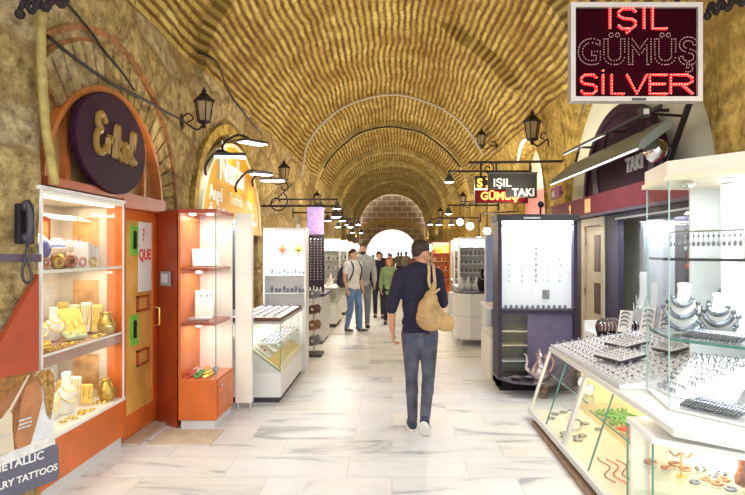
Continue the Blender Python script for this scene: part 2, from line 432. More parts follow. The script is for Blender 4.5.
# side walls with arched shop openings
LUN_R = [(7.15, 2.2, 1.85), (11.95, 1.42, 1.72)]                # centre along the corridor, half width, rise
LUN_L = [(5.30, 1.10, .91), (9.35, 1.75, 1.25)]
ARCH_Z = 2.1
def side_wall(name, side, lun, mname, y0):
    mb = MB(); NS = 26
    ys = [q for q in YS if q > y0]
    for c, a, h in lun:
        for k in range(-20, 21):
            q = c + a * math.sin(k / 20 * PI / 2)
            ys.append(q)
        ys += [c - a - .006, c + a + .006]
    ys = sorted(q for q in ys if q >= y0)
    out = [ys[0]]
    for q in ys[1:]:
        if q - out[-1] > .004: out.append(q)
    ys = out
    rows = []
    for Y in ys:
        zl = 0
        for c, a, h in lun:
            if abs(Y - c) <= a + .001: zl = ARCH_Z + h * math.sqrt(max(0, 1 - ((Y - c) / a) ** 2))
        top = SPRING + rad(Y, TH0 if side > 0 else PI - TH0) * math.sin(TH0)
        row = []
        for k in range(NS + 1):
            z = zl + (top - zl) * k / NS
            if z <= SPRING: row.append(prof(Y, z - SPRING - 1e-6, side))
            else:
                lo, hi = 0.0, TH0 + .01
                for _ in range(18):
                    md = (lo + hi) / 2
                    if SPRING + rad(Y, md if side > 0 else PI - md) * math.sin(md) < z: lo = md
                    else: hi = md
                row.append(prof(Y, lo, side))
        rows.append(row)
    n = NS + 1
    mb.add([p for r in rows for p in r], [(i*n+j, i*n+j+1, (i+1)*n+j+1, (i+1)*n+j) for i in range(len(rows)-1) for j in range(NS)])
    # reveals of the openings
    for c, a, h in lun:
        pts = [(c - a, 0.0), (c - a, ARCH_Z)] + [(c + a * math.sin(k/24*PI/2), ARCH_Z + h * math.cos(k/24*PI/2)) for k in range(-23, 24)] + [(c + a, ARCH_Z), (c + a, 0.0)]
        R0 = 2.42 if side < 0 else 2.62
        for (ya, za), (yb, zb) in zip(pts, pts[1:]):
            mb.add([(side*(R0-.02), ya, za), (side*(R0+.7), ya, za), (side*(R0+.7), yb, zb), (side*(R0-.02), yb, zb)], [(0, 1, 2, 3)])
    o = mb.build(name, mname, smooth=True); return struct(o)
side_wall('wall_left', -1, LUN_L, 'rough_stone', 4.05)
side_wall('wall_right', 1, LUN_R, 'gold_stone', 4.2)
# chamfered pier at the near left, carrying the telephone
D26 = Vector((.447, .894, 0))                    # along the pier face, away from the viewer
NP = Vector((.894, -.447, 0))
P0 = Vector((-2.30, 4.06, 0))
mb = MB(); g = []
for i in range(25):
    row = []
    for j in range(40):
        p = P0 - D26 * (1.5 * (1 - i/24)) + Vector((0, 0, 4.4 * j/39))
        p += NP * (noise.noise(p * 1.6) * .05 + noise.noise(p * 5) * .02 - .02)
        row.append(p)
    g.append(row)
g.append([Vector((-2.42, 4.10, p.z)) for p in g[-1]])
mb.add([p for r in g for p in r], [(i*40+j, i*40+j+1, (i+1)*40+j+1, (i+1)*40+j) for i in range(25) for j in range(39)])
struct(mb.build('wall_pier', 'rough_stone', smooth=True))
# shop backs behind the openings
struct(MB().box(-3.14, -3.02, 3.9, 11.3, 0, 3.7).build('wall_shops_left', 'plaster'))
struct(MB().box(2.95, 3.05, 4.4, 14.2, 0, 4.0).build('wall_shops_right', 'plaster'))
struct(MB().box(2.70, 2.74, 4.6, 9.7, 2.15, 4.1).build('wall_lunette', 'plaster'))
struct(MB().box(-3.3, 3.3, .4, 60, -.1, 0).build('floor', 'marble_floor'))
# end wall with the round-headed doorway
mb = MB(); pts = []
r_, zc = 1.62, 1.40
arc = [(r_ * math.cos(PI*k/24), zc + r_ * math.sin(PI*k/24)) for k in range(25)]
outer = [(2.9 * math.cos(PI*k/24), zc + 4.9 * math.sin(PI*k/24)) for k in range(25)]
arc = [(r_, 0)] + arc + [(-r_, 0)]; outer = [(2.9, 0)] + outer + [(-2.9, 0)]
for Y in (38.0, 39.0):
    pass
vs = [(x, 38.0, z) for x, z in arc] + [(x, 38.0, z) for x, z in outer] + [(x, 39.0, z) for x, z in arc]
n = len(arc)
mb.add(vs, [(i, i+1, n+i+1, n+i) for i in range(n-1)] + [(i, i+1, 2*n+i+1, 2*n+i) for i in range(n-1)])

def block_wall():
    m = bpy.data.materials.new('block_wall'); m.use_nodes = True; nt = m.node_tree; N = nt.nodes; L = nt.links
    b = N['Principled BSDF']; b.inputs['Roughness'].default_value = .9
    tc = N.new('ShaderNodeTexCoord'); mp = N.new('ShaderNodeMapping'); mp.inputs['Rotation'].default_value = (PI/2, 0, 0); L.new(tc.outputs['Object'], mp.inputs['Vector'])
    br = N.new('ShaderNodeTexBrick'); L.new(mp.outputs[0], br.inputs['Vector']); br.inputs['Scale'].default_value = 1
    br.inputs['Brick Width'].default_value = .62; br.inputs['Row Height'].default_value = .34; br.inputs['Mortar Size'].default_value = .04
    br.inputs['Color1'].default_value = (.30, .19, .11, 1); br.inputs['Color2'].default_value = (.44, .30, .18, 1); br.inputs['Mortar'].default_value = (.62, .47, .30, 1)
    L.new(br.outputs['Color'], b.inputs['Base Color']); MATS['block_wall'] = m
block_wall()
struct(mb.build('wall_back', 'block_wall'))
mb = MB()
for k in range(24):
    a0, a1 = PI*k/24, PI*(k+1)/24
    P = lambda a, r: ((2.0 + r) * math.cos(a), 37.9, 2.35 + (1.0 + r) * math.sin(a))
    mb.ext([P(a0, 0), P(a1, 0), P(a1, .35), P(a0, .35)], (0, .2, 0))
struct(mb.build('trim_1', 'pale_brick'))
# brick rings round the two near shop arches
mb = MB()
def ring(mb, side, c, a, h, w, x0, x1, z=ARCH_Z, k0=-24, k1=24):
    for k in range(k0, k1):
        q = []
        for kk in (k, k + 1):
            s = kk / 24 * PI / 2
            q.append(((c + a * math.sin(s)), z + h * math.cos(s), c + (a + w) * math.sin(s), z + (h + w) * math.cos(s)))
        (ya, za, yb, zb), (yc, zc_, yd, zd) = q
        mb.ext([(side*x0, ya, za), (side*x0, yc, zc_), (side*x0, yd, zd), (side*x0, yb, zb)], (side*(x1-x0), 0, 0))
ring(mb, -1, 5.3, 1.14, .95, .36, 2.40, 2.47, k0=-13)
struct(mb.build('trim_2', 'arch_brick'))
mb = MB()
for k in range(26):                              # stone blocks of the arch with brick showing between them
    f0, f1 = -1 + 2*k/26, -1 + 2*(k + .80)/26
    if f0 < -.55: continue
    q = []
    for f in (f0, (f0+f1)/2, f1): 
        a_ = f * PI/2; q.append((5.3 + 1.13*math.sin(a_), ARCH_Z + .94*math.cos(a_), 5.3 + 1.47*math.sin(a_), ARCH_Z + 1.28*math.cos(a_)))
    for u, v in zip(q, q[1:]):
        mb.ext([(-2.375, u[0], u[1]), (-2.375, v[0], v[1]), (-2.375, v[2], v[3]), (-2.375, u[2], u[3])], (-.08, 0, 0))
struct(mb.build('trim_3', 'rough_stone'))
mb = MB(); ring(mb, -1, 5.3, 1.56, 1.36, .05, 2.385, 2.46, k0=-12); struct(mb.build('trim_9', 'arch_brick'))
mb = MB(); ring(mb, -1, 9.35, 1.78, 1.30, .14, 2.37, 2.47); struct(mb.build('trim_4', 'gold_stone'))

# projecting brick ribs of the vault, one ring of voussoirs each
def rib(name, Y, r0, r1, n):
    mb = MB()
    for k in range(n):
        a0 = .12 + (PI - .24) * k / n; a1 = .12 + (PI - .24) * (k + .74) / n; j = .025 * noise.noise(Vector((k * 1.7, Y, 0)))
        P = lambda a, r: (r * math.cos(a), Y, SPRING + r * math.sin(a))
        mb.ext([P(a0, r0 + j), P(a1, r0 + j), P(a1, r1), P(a0, r1)], (0, .34, 0))
    struct(mb.build(name, 'rib_brick'))
mat('rib_brick', (.60, .47, .19), .9, var=.35, scale=5, bump=.5, bscale=18)
rib('trim_10', 19.05, 2.42, 2.66, 84); rib('trim_11', 23.3, 2.30, 2.58, 80); rib('trim_12', 25.85, 2.18, 2.44, 76); rib('trim_13', 31.3, 2.04, 2.28, 72)
# cables and pipes on the walls and vault
pts = [Vector(((rad(15.9, t)-.07) * math.cos(t), 15.8, SPRING + (rad(15.9, t)-.07) * math.sin(t))) for t in [.42 + (PI - .62) * k / 40 for k in range(41)]]
tag(MB().tube(pts, .028, 6).build('cable_pipe', mat('pale_conduit', (.55, .52, .48), .5), smooth=True), 'pale grey conduit curving across the brick vault overhead', 'pipe')
pts = [Vector(((rad(18.9, t)-.18) * math.cos(t), 18.98, SPRING + (rad(18.9, t)-.18) * math.sin(t))) for t in [.5 + (PI - 1.0) * k / 36 for k in range(37)]]
tag(MB().tube(pts, .026, 6).build('cable', 'iron', smooth=True), 'dark cable following the second vault arch beyond the pale conduit', 'cable')
def pier_pt(px, py, off=.05):
    dx = (px - CX) / F                           # meet the pier's face
    # X = P0.x + .5*(Y-P0.y)
    Y = (P0.x - .5 * P0.y) / (dx - .5); return K(px, py, Y) + NP * off
pts = catmull([pier_pt(38, 0), pier_pt(36, 40), pier_pt(38, 90), pier_pt(41, 130), pier_pt(47, 165), pier_pt(50, 185)])
tag(MB().tube(pts, .029, 12).build('downpipe', mat('ochre_pipe', (.34, .26, .075), .7, var=.35, scale=12, bump=.4), smooth=True), 'ochre painted pipe running down the stone pier beside the oval sign', 'pipe')
def wl(px, py, x=-2.36):
    return K(px, py, x * F / (px - CX))
pts = catmull([wl(48, 36), wl(75, 58), wl(110, 82), wl(150, 103), wl(185, 122)], 5)
tag(MB().tube(pts, .012, 6).build('cable', 'black', smooth=True), 'thin black cable slanting over the stone down to the big left lantern', 'cable')
pts = catmull([wl(66, 2), wl(88, 28), wl(105, 52), wl(122, 72), wl(134, 90)], 5)
tag(MB().tube(pts, .010, 6).build('cable', 'black', smooth=True), 'thin black cable crossing the stone above the oval sign arch', 'cable')
pts = catmull([K(188, 52, 7.7) + Vector((.12, 0, 0)), K(207, 62, 7.9) + Vector((.12, 0, 0)), K(228, 90, 8.6), K(243, 112, 9.2), K(262, 135, 10.4)], 5)
tag(MB().tube(pts, .014, 6).build('cable', 'black', smooth=True), 'black cable sagging along the vault foot above the gold sign', 'cable')
# ------------------------------------------------------------------ small goods, one prototype each
def bust_mb(c, h, w=.5, M=None, d=.35):          # necklace bust: neck, shoulders, chest slab
    mb = MB()
    prof = [(.30*w, 0), (.46*w, .10*h), (.62*w, .30*h), (.60*w, .45*h), (.40*w, .58*h), (.22*w, .68*h), (.19*w, .86*h), (.22*w, .97*h), (.16*w, h)]
    mb.lathe(prof, c, 16, M, 1, d); return mb
def chain_mb(c, w, h, M=None, r=.004, n=22, bead=0):   # a necklace hanging in a U
    mb = MB(); pts = []
    for k in range(n + 1):
        t = k / n; x = (t - .5) * w; z = -h * (1 - (2*t - 1) ** 2)
        p = Vector((x, 0, z)); pts.append(Vector(c) + (M @ p if M else p))
    mb.tube(pts, r, 5)
    if bead:
        for p in pts[1:-1]: mb.ell(p, bead, 8, 5)
    return mb
def tagged(o, label, cat, group=None): return tag(o, label, cat, group)

# ================================================================== LEFT: the shop with the oval sign
XF, XB = -2.30, -2.86
YN, YE = 4.06, 5.31
case = thing('display_case', 'large orange wood jewellery window with glass front below the oval sign', 'display case', ((XF + XB)/2, (YN + YE)/2, 0))
MB().box(XB, XF-.02, YN-.02, YE, 0, .10).build('plinth', 'grey_white', case)
MB().box(XB, XF, YN-.02, YE, .10, .405).build('kick_panel', 'orange_wood', case)
MB().box(XB, XF+.012, YN-.02, YE+.01, .405, .43).build('sill', 'white', case)
MB().box(XB, XB+.02, YN, YE, .43, 2.06).build('back_panel', mat('case_back', (.60, .52, .43), .25, var=.25, scale=3), case)
MB().box(XB+.02, XF-.13, YE-.02, YE, .43, 2.06).build('end_panel', 'case_back', case)
MB().box(XF-.13, XF, YE-.025, YE, .43, 2.06).build('end_strip', 'orange_wood', case)
for z_, h_ in ((1.62, .34), (1.05, .38), (.50, .30)): MB().box(XF-.42, XF-.20, YE-.026, YE-.02, z_, z_+h_).build('mirror_tile', mat('mirror_amber', (.55, .30, .12), .2, var=.5, scale=6), case)
MB().box(XB+.02, XF-.04, YN, YN+.02, .43, 2.06).build('end_panel', 'warm_white', case)
MB().box(XB, XF+.015, YN-.03, YE+.01, 2.085, 2.11).build('cornice', 'grey_white', case)
MB().box(XB, XF-.005, YN, YE, 2.06, 2.085).build('top_panel', 'warm_white', case)
for yy in (YN, YE-.015): MB().box(XF-.008, XF+.008, yy-.006, yy+.014, .43, 2.085).build('post', 'white', case)
o = MB().box(XB+.02, XF-.012, YN+.02, YE-.02, .90, .985).build('shelf', mat('shelf_mauve', (.45, .27, .22), .25, var=.1), case)
MB().box(XF-.012, XF-.004, YN+.02, YE-.02, .975, .990).build('shelf_edge', 'white', o)
o = MB().box(XB+.02, XF-.012, YN+.02, YE-.02, 1.535, 1.55).build('shelf', 'shelf_glass', case)
MB().box(XF-.012, XF-.004, YN+.02, YE-.02, 1.53, 1.553).build('shelf_edge', 'warm_white', o)
MB().box(XF-.004, XF+.002, YN+.01, YE-.01, .43, 2.06).build('glass_pane', 'clear_glass', case)
MB().box(XF-.09, XF-.05, YN+.06, YE-.06, 2.045, 2.058).build('light_strip', mat('warm_strip', (1, .8, .5), .4, emit=5, ecol=(1, .80, .52)), case)
for yy in (4.45, 4.95):                          # framed picture boards on the back of the upper compartment
    f = MB().box(XB+.02, XB+.04, yy-.17, yy+.17, 1.60, 1.96).build('picture_frame', 'red_wood', case)
    MB().box(XB+.04, XB+.045, yy-.13, yy+.13, 1.64, 1.92).build('picture', mat('amber_picture', (.55, .30, .10), .2, var=.4, scale=7), f)
for yy, zz in ((4.55, 1.22), (5.05, 1.25), (4.7, .70), (5.1, .72)):
    MB().box(XB+.02, XB+.03, yy-.14, yy+.14, zz-.12, zz+.14).build('mirror_tile', mat('tile_grey', (.62, .60, .58), .15, var=.15), case)
area('case_light', (XF-.22, (YN+YE)/2, 2.05), .3, 1.1, 8, (1, .86, .66))
area('case_light', (XF-.2, (YN+YE)/2, 1.52), .25, 1.1, 5, (1, .86, .66))
area('case_light', (XF-.2, (YN+YE)/2, .885), .25, 1.1, 5, (1, .86, .66))

# red side board on the pier
q = [pier_pt(33, 274, .06), pier_pt(33, 370, .06), pier_pt(-6, 377, .06), pier_pt(-6, 343, .06)]
tag(MB().ext(q, NP * -.05).build('side_board', 'red_wood'), 'slanting dull red board between the stone pier and the jewellery window', 'board')

# poster on the near corner
def poster_pt(px, py, off=0):
    dx = (px - CX) / F; a = Vector((-2.21, 4.16, 0)); Y = (a.x - .5 * a.y) / (dx - .5)
    return K(px, py, Y) + NP * off
pos = thing('poster', 'poster of a woman with metallic arm tattoos on the near case corner', 'poster', poster_pt(26, 440))
pos.location.z = 0
def pp(name, pts, m, off, th=.004, parent=pos):
    return MB().ext([poster_pt(x, y, off) for x, y in pts], NP * -th).build(name, m, parent)
ph = pp('photo', [(53, 369), (54, 446), (-8, 468), (-8, 377)], mat('poster_sky', (.70, .72, .75), .35, var=.1), 0, .02)
mat('tan_skin', (.34, .135, .05), .45, var=.25, scale=14); mat('tan_skin_light', (.45, .19, .075), .45, var=.2, scale=12); mat('tan_skin_dark', (.22, .075, .028), .5, var=.2); mat('blond_hair', (.40, .22, .055), .5, var=.6, scale=45)
pp('torso', [(-8, 384), (10, 383), (30, 374), (40, 378), (42, 395), (36, 420), (30, 440), (24, 454), (-8, 465)], 'tan_skin', .002, .002, ph)
pp('shadow_fold', [(20, 396), (22, 398), (15, 418), (13, 436), (16, 450), (12, 451), (9, 438), (11, 416)], 'tan_skin_dark', .003, .002, ph)
pp('tank_top', [(-8, 424), (2, 418), (8, 409), (12, 414), (12, 430), (14, 450), (-8, 461)], mat('ivory_top', (.66, .58, .42), .5), .004, .002, ph)
pp('arm', [(26, 386), (34, 381), (41, 386), (42, 400), (37, 420), (30, 444), (18, 449), (14, 440), (19, 418), (20, 404)], 'tan_skin_light', .006, .002, ph)
pp('hair', [(34, 374), (42, 370), (50, 369), (53, 374), (54, 392), (52, 408), (50, 420), (46, 414), (44, 402), (43, 390), (40, 381)], 'blond_hair', .008, .002, ph)
pp('hair', [(-8, 379), (26, 373), (36, 372), (30, 379), (18, 385), (8, 393), (-2, 404), (-8, 408)], mat('hair_shade', (.30, .13, .025), .5, var=.4, scale=40), .008, .002, ph)
pp('bikini_strap', [(27, 375), (29, 375), (10, 411), (8, 409)], 'ivory_top', .009, .002, ph)
for k, (x, y) in enumerate(((18, 420), (18, 424), (17, 428), (-3, 437))):
    pp('silver_tattoo', [(x, y), (x+13, y-4), (x+13, y-2), (x, y+2)], 'silver', .009, .002, ph)
pp('ledge', [(54, 434), (55, 444), (-8, 470), (-8, 459)], mat('poster_border', (.74, .73, .72), .4, var=.15, scale=30), .004, .004)
cap = pp('caption_panel', [(56, 443), (58, 447), (59, 474), (56, 480), (-8, 505), (-8, 470)], mat('caption_grey', (.13, .13, .19), .4), .004, .02)
a = poster_pt(-9, 474.5, .008); r = poster_pt(34, 461, .008) - a
text_mb('METALLIC', .074, a, r, (0, 0, 1), .001, bold=.0015).build('lettering', 'white', cap)
a = poster_pt(-3.5, 490.5, .008); r = poster_pt(53, 470.5, .008) - a
text_mb('LRY TATTOOS', .060, a, r, (0, 0, 1), .001, bold=.0015).build('lettering', 'white', cap)

# telephone
tc_ = pier_pt(20, 241, .05)
tel = thing('wall_telephone', 'black wall telephone with hanging curly cord on the stone pier', 'telephone', tc_)
Mt = Matrix(((D26.x, NP.x, 0), (D26.y, NP.y, 0), (0, 0, 1))).to_4x4()      # x along pier, y outward
def tb(x0, x1, y0, y1, z0, z1): return MB().box(x0, x1, y0, y1, z0, z1, Matrix.Translation(tc_) @ Mt)
tb(-.055, .055, -.03, .02, -.02, .235).build('base', 'black', tel, bevel=.012)
hs = MB(); T = lambda x, y, z: tc_ + Mt @ Vector((x, y, z))
hs.tube(catmull([T(-.01, .03, .24), T(-.01, .062, .20), T(-.01, .070, .12), T(-.01, .062, .04), T(-.01, .03, -.005)]), .026, 10)
hs.ell(T(-.01, .035, .215), (.036, .036, .04)); hs.ell(T(-.01, .035, .02), (.036, .036, .04))
h_ = hs.build('handset', mat('phone_black', (.02, .018, .03), .22, coat=.4), tel, smooth=True)
tb(.026, .05, .018, .024, .06, .16).build('keypad', 'mid_grey', tel)
cp = [T(.0, .02, -.02), T(-.01, .03, -.09), T(-.035, .03, -.17), T(-.03, .03, -.24), T(.0, .03, -.265), T(.025, .03, -.23), T(.01, .03, -.16), T(-.005, .03, -.10), T(.01, .02, -.02)]
MB().tube([p + Vector((0, 0, 0)) for p in catmull(cp, 8)], .0085, 6).build('cord', 'phone_black', tel, smooth=True)
b0, b1 = pier_pt(-6, 258, .04), pier_pt(37, 258, .04)
tag(MB().bar(b0, b1, .012, .05).build('strap_bar', mat('bar_violet', (.10, .07, .10), .5)), 'dark flat metal strap fixed across the pier behind the telephone cord', 'bar')

# arched transom with timber frame above the case and the oval sign on it
tr = thing('arched_transom', 'half-round orange timber transom filling the stone arch behind the oval sign', 'transom', (-2.5, 5.3, 2.13))
pts = [(5.3 + 1.085 * math.sin(s/24*PI/2), 2.13 + .90 * math.cos(s/24*PI/2)) for s in range(-24, 25)]
MB().ext([(-2.46, y, z) for y, z in pts], (-.05, 0, 0)).build('back_board', mat('transom_board', (.36, .20, .07), .45, var=.25, scale=3), tr)
mb = MB(); ring(mb, -1, 5.3, 1.05, .875, .045, 2.36, 2.50, 2.13); mb.build('arch_frame', mat('arch_wood', (.42, .13, .03), .35, var=.2, coat=.3), tr)
MB().box(-2.47, -2.33, 4.2, 6.38, 2.13, 2.19).build('bottom_rail', 'red_wood', tr)
for yy in (4.62, 5.45, 6.05):
    zt = 2.13 + .86 * math.sqrt(1 - ((yy-5.3)/1.05)**2)
    MB().box(-2.46, -2.41, yy-.03, yy+.03, 2.17, zt).build('mullion', 'arch_wood', tr)
sg = thing('oval_sign', 'dark purple oval sign with gold script lettering in the timber arch', 'sign', (-2.33, 5.09, 2.55))
oc = Vector((-2.35, 5.15, 2.56))
pts = [(oc.x, oc.y + .64 * math.cos(2*PI*k/48), oc.z + .405 * math.sin(2*PI*k/48)) for k in range(48)]
MB().ext(pts, (.05, 0, 0)).build('board', 'plum', sg, bevel=.008)
# script strokes in a 0..10 x 0..5 box
script = [
    [(2.1, 4.3), (1.5, 5.0), (.7, 4.8), (.55, 3.9), (1.2, 3.4), (.5, 3.0), (.1, 2.0), (.5, 1.1), (1.4, 1.0), (2.2, 1.7)],
    [(2.4, 1.0), (2.7, 2.6), (2.7, 2.9), (3.2, 2.5), (3.5, 2.8), (3.6, 2.5)],
    [(4.1, .8), (4.4, 3.0), (4.7, 4.3), (4.95, 4.0), (4.5, 2.0)],
    [(5.5, 2.9), (4.6, 1.9), (5.3, 1.3), (5.8, .9)],
    [(7.3, 2.5), (6.7, 2.8), (6.2, 2.1), (6.3, 1.2), (6.9, 1.1), (7.3, 2.2), (7.4, 2.6), (7.4, 1.3), (7.8, 1.0)],
    [(8.1, 1.4), (8.7, 3.2), (8.9, 4.3), (8.5, 4.2), (8.3, 2.2), (8.6, 1.0), (9.2, 1.2)]]
def scr(p): return Vector((oc.x + .058, oc.y - .36 + p[0] * .080, oc.z - .17 + p[1] * .074 - p[0] * .001))
mb = MB(); m2 = MB()
for st in script:
    c_ = catmull([scr(p) for p in st], 6); mb.tube(c_, .021, 6)
    m2.tube([p + Vector((-.006, 0, 0)) for p in c_], .033, 6)
m2.build('letter_shadow', mat('letter_edge', (.30, .18, .04), .4), sg, smooth=True); mb.build('script_lettering', mat('sign_letter_gold', (.95, .66, .16), .35, .5), sg, smooth=True)

# door of the shop
d = MB()
dy0, dy1, dx = 5.34, 6.13, -2.33
d.box(dx-.04, dx, dy0, dy0+.09, .03, 2.05).box(dx-.04, dx, dy1-.09, dy1, .03, 2.05).box(dx-.04, dx, dy0+.09, dy1-.09, 1.96, 2.05).box(dx-.04, dx, dy0+.09, dy1-.09, .03, .22)
door = struct(d.build('door_1', 'orange_wood', origin=Vector((dx, dy0, 0))))
MB().box(dx-.03, dx-.02, dy0+.09, dy1-.09, .22, 1.96).build('door_panel', 'amber_wood', door)
MB().box(dx-.019, dx-.014, dy0+.09, dy1-.09, .22, 1.96).build('glass_pane', 'clear_glass', door)
for zz in (1.12, .62):
    mb = MB(); y_ = 5.80
    mb.box(dx-.02, dx+.01, y_-.13, y_+.13, zz, zz+.015).box(dx-.02, dx+.01, y_-.13, y_+.13, zz+.13, zz+.145).box(dx-.02, dx+.01, y_-.13, y_-.115, zz, zz+.145).box(dx-.02, dx+.01, y_+.115, y_+.13, zz, zz+.145)
    mb.build('picture_frame', 'red_wood', door)
mb = MB(); mb.tube([(dx, dy1-.05, .95), (dx+.05, dy1-.05, .96), (dx+.05, dy1-.05, 1.12), (dx, dy1-.05, 1.13)], .012, 8); mb.build('handle', 'gold', door, smooth=True)
pn = thing('paper_notice', 'white paper notice with red letters taped inside the orange door', 'notice', (dx, 5.70, 1.4))
MB().box(dx-.012, dx-.006, 5.72, 6.02, 1.30, 1.95).build('sheet', 'white', pn)
text_mb('QUE', .14, (dx-.005, 5.72, 1.60), (0, 1, 0), (0, 0, 1), .001, bold=.004).build('lettering', mat('notice_red', (.75, .05, .04), .5), pn)
text_mb('?', .16, (dx-.005, 5.80, 1.78), (0, 1, 0), (0, 0, 1), .001, bold=.004).build('lettering', 'notice_red', pn)
mat('sticker_green', (.16, .55, .07), .4, var=.2, scale=30)
for zz, w in ((1.76, 'upper'), (.95, 'lower')):
    st = thing('sticker', 'green upright sticker on the %s half of the orange door' % w, 'sticker', (dx, 5.5, zz))
    MB().box(dx-.012, dx+.002, 5.54, 5.69, zz-.12, zz+.15).build('backing', 'sticker_green', st)
    mb = MB().lathe([(.035, 0), (.035, .004)], (dx+.003, 5.615, zz+.07), 14, RY(PI/2)); mb.box(dx+.002, dx+.005, 5.58, 5.65, zz-.06, zz+.07); mb.build('emblem', 'black', st)
struct(MB().box(-2.42, -2.29, 5.30, 6.25, 2.05, 2.13).build('trim_5', 'red_wood'))
struct(MB().prism([(-2.33, 6.13), (-2.03, 5.86), (-2.03, 6.2), (-2.3, 6.4)], 0, 2.07).build('trim_6', 'red_wood'))
struct(MB().box(-2.60, -2.34, 5.33, 6.2, 0, 2.05).build('wall_lobby', 'amber_wood'))
struct(MB().box(-2.33, -2.18, 5.32, 6.0, 0, .025).build('trim_7', mat('threshold', (.50, .42, .33), .5, var=.15)))
kp = thing('door_keypad', 'small grey square keypad on the red door jamb', 'keypad', (-2.1, 5.92, 1.33))
ka, kb = K(162, 273, 5.93), K(174, 286, 5.93)
dj = Vector((.30, -.27, 0)).normalized(); nj = Vector((-.27, -.30, 0)).normalized() * 1
c0 = Vector((-2.165, 5.975, 1.415)) 
MJ = Matrix.Translation(c0) @ Matrix(((dj.x, nj.x, 0), (dj.y, nj.y, 0), (0, 0, 1))).to_4x4()
MB().box(-.085, .085, .006, .03, -.07, .07, MJ).build('housing', 'mid_grey', kp, bevel=.006)
MB().box(-.055, .055, .03, .034, -.04, .045, MJ).build('screen', 'grey_white', kp)

tag(MB().box(-2.12, -1.57, 5.35, 5.80, .0, .012).build('door_mat', mat('mat_beige', (.62, .55, .44), .8, var=.12)), 'thin beige floor slab lying in front of the orange column showcase', 'mat')

# column showcase
cx0, cx1, cy0, cy1 = -2.01, -1.655, 5.83, 6.44
co = thing('upright_showcase', 'tall narrow orange wood column showcase with lit glass shelves', 'showcase', (-1.83, 6.13, 0))
MB().box(cx0+.02, cx1-.02, cy0+.02, cy1, 0, .085).build('plinth', 'grey_white', co)
MB().box(cx0, cx1, cy0, cy1, .085, .47).build('base_cabinet', 'orange_wood', co, bevel=.004)
o = MB().box(cx1, cx1+.012, cy0+.05, cy1-.03, .11, .45).build('door', 'orange_wood', co)
MB().ell((cx1+.02, cy0+.12, .40), .012).build('knob', 'steel', o)
MB().box(cx0, cx0+.02, cy0, cy1, .47, 2.04).build('side_panel', 'orange_wood', co)
MB().box(cx0+.02, cx1, cy1-.02, cy1, .47, 2.04).build('back_panel', 'warm_white', co)
MB().box(cx0, cx1+.01, cy0-.01, cy1, 2.04, 2.075).build('top_panel', 'red_wood', co)
for zz in (1.005, 1.52):
    o = MB().box(cx0+.02, cx1-.02, cy0+.02, cy1-.02, zz-.03, zz).build('shelf', 'red_wood', co)
    MB().ell((-1.87, 6.0, zz-.045), (.03, .03, .014)).build('shelf_lamp', 'lamp_white', o)
MB().box(cx0, cx1, cy0-.004, cy0, .47, 2.04).build('front_glass', 'clear_glass', co)
MB().box(cx1-.004, cx1, cy0, cy1, .47, 2.04).build('side_glass', 'clear_glass', co)
MB().box(cx1-.005, cx1+.003, cy0-.005, cy0+.003, .47, 2.04).build('glass_joint', 'glass_edge', co)
for x_ in (-1.93, -1.76): MB().ell((x_, 6.0, 2.035), (.035, .035, .014)).build('ceiling_lamp', 'lamp_white', co)
for zz, p in ((2.02, 4), (1.465, 2.5), (.95, 2.5)): area('column_light', (-1.83, 6.1, zz), .25, .35, p, (1, .94, .82))
def jewel_card(c, w, h, tilt, label, rz=0):
    t = thing('jewellery_card', label, 'card', c)
    M = Matrix.Translation(c) @ RZ(rz) @ RX(tilt)
    MB().box(-w/2, w/2, -.006, .006, .008, h, M).build('card', 'warm_white', t)
    for k in range(3): chain_mb(M @ Vector((-.3*w + .3*w*k, -.012, h*.85)), w*.22, h*.55, RZ(rz), .004).build('chain', 'dark_silver', t)
    MB().box(-w*.35, w*.35, .02, .12, 0, .015, Matrix.Translation(c) @ RZ(rz)).build('foot', 'white', t)
jewel_card((-1.83, 6.12, 1.523), .26, .20, -.5, 'jewellery card leaning on the top shelf of the orange column', .4)
jewel_card((-1.86, 6.14, 1.007), .17, .29, -.25, 'tall jewellery card on the lower shelf of the orange column', .3)
cols = [mat('bead_red', (.6, .08, .06), .3), mat('bead_green', (.12, .35, .15), .3), MATS['gold'], MATS['silver'], mat('bead_amber', (.7, .35, .08), .3), MATS['dark_silver']]
ringmesh = [MB().torus((0, 0, .005), .028, .006, 12, 5).mesh('bangle', smooth=True) for _ in cols]
for m_, c_ in zip(ringmesh, cols): m_.materials.append(c_)
nms = ['red', 'green', 'gold', 'silver', 'amber', 'dark silver']
def scatter(mesh, name, n, x0, x1, y0, y1, z, label, cat, group, tilt=.0, s0=.8, s1=1.0, zj=0, rad_=.042, avoid=(), ok=None):
    placed = [tuple(a) for a in avoid]; tries = 0; k = 0
    while k < n and tries < 1500:
        tries += 1
        x, y, s_ = RND.uniform(x0, x1), RND.uniform(y0, y1), RND.uniform(s0, s1); r_ = rad_ * s_
        if ok and not ok(x, y): continue
        if any((x-a)**2 + (y-b)**2 < (r_+c)**2 for a, b, c in placed): continue
        placed.append((x, y, r_)); k += 1
        o = bpy.data.objects.new(name, mesh); COL.objects.link(o)
        o.location = (x, y, z + .002); o.rotation_euler = (0, 0, RND.uniform(0, 6.28)); o.scale = (s_,) * 3
        tag(o, label, cat, group)
    return placed
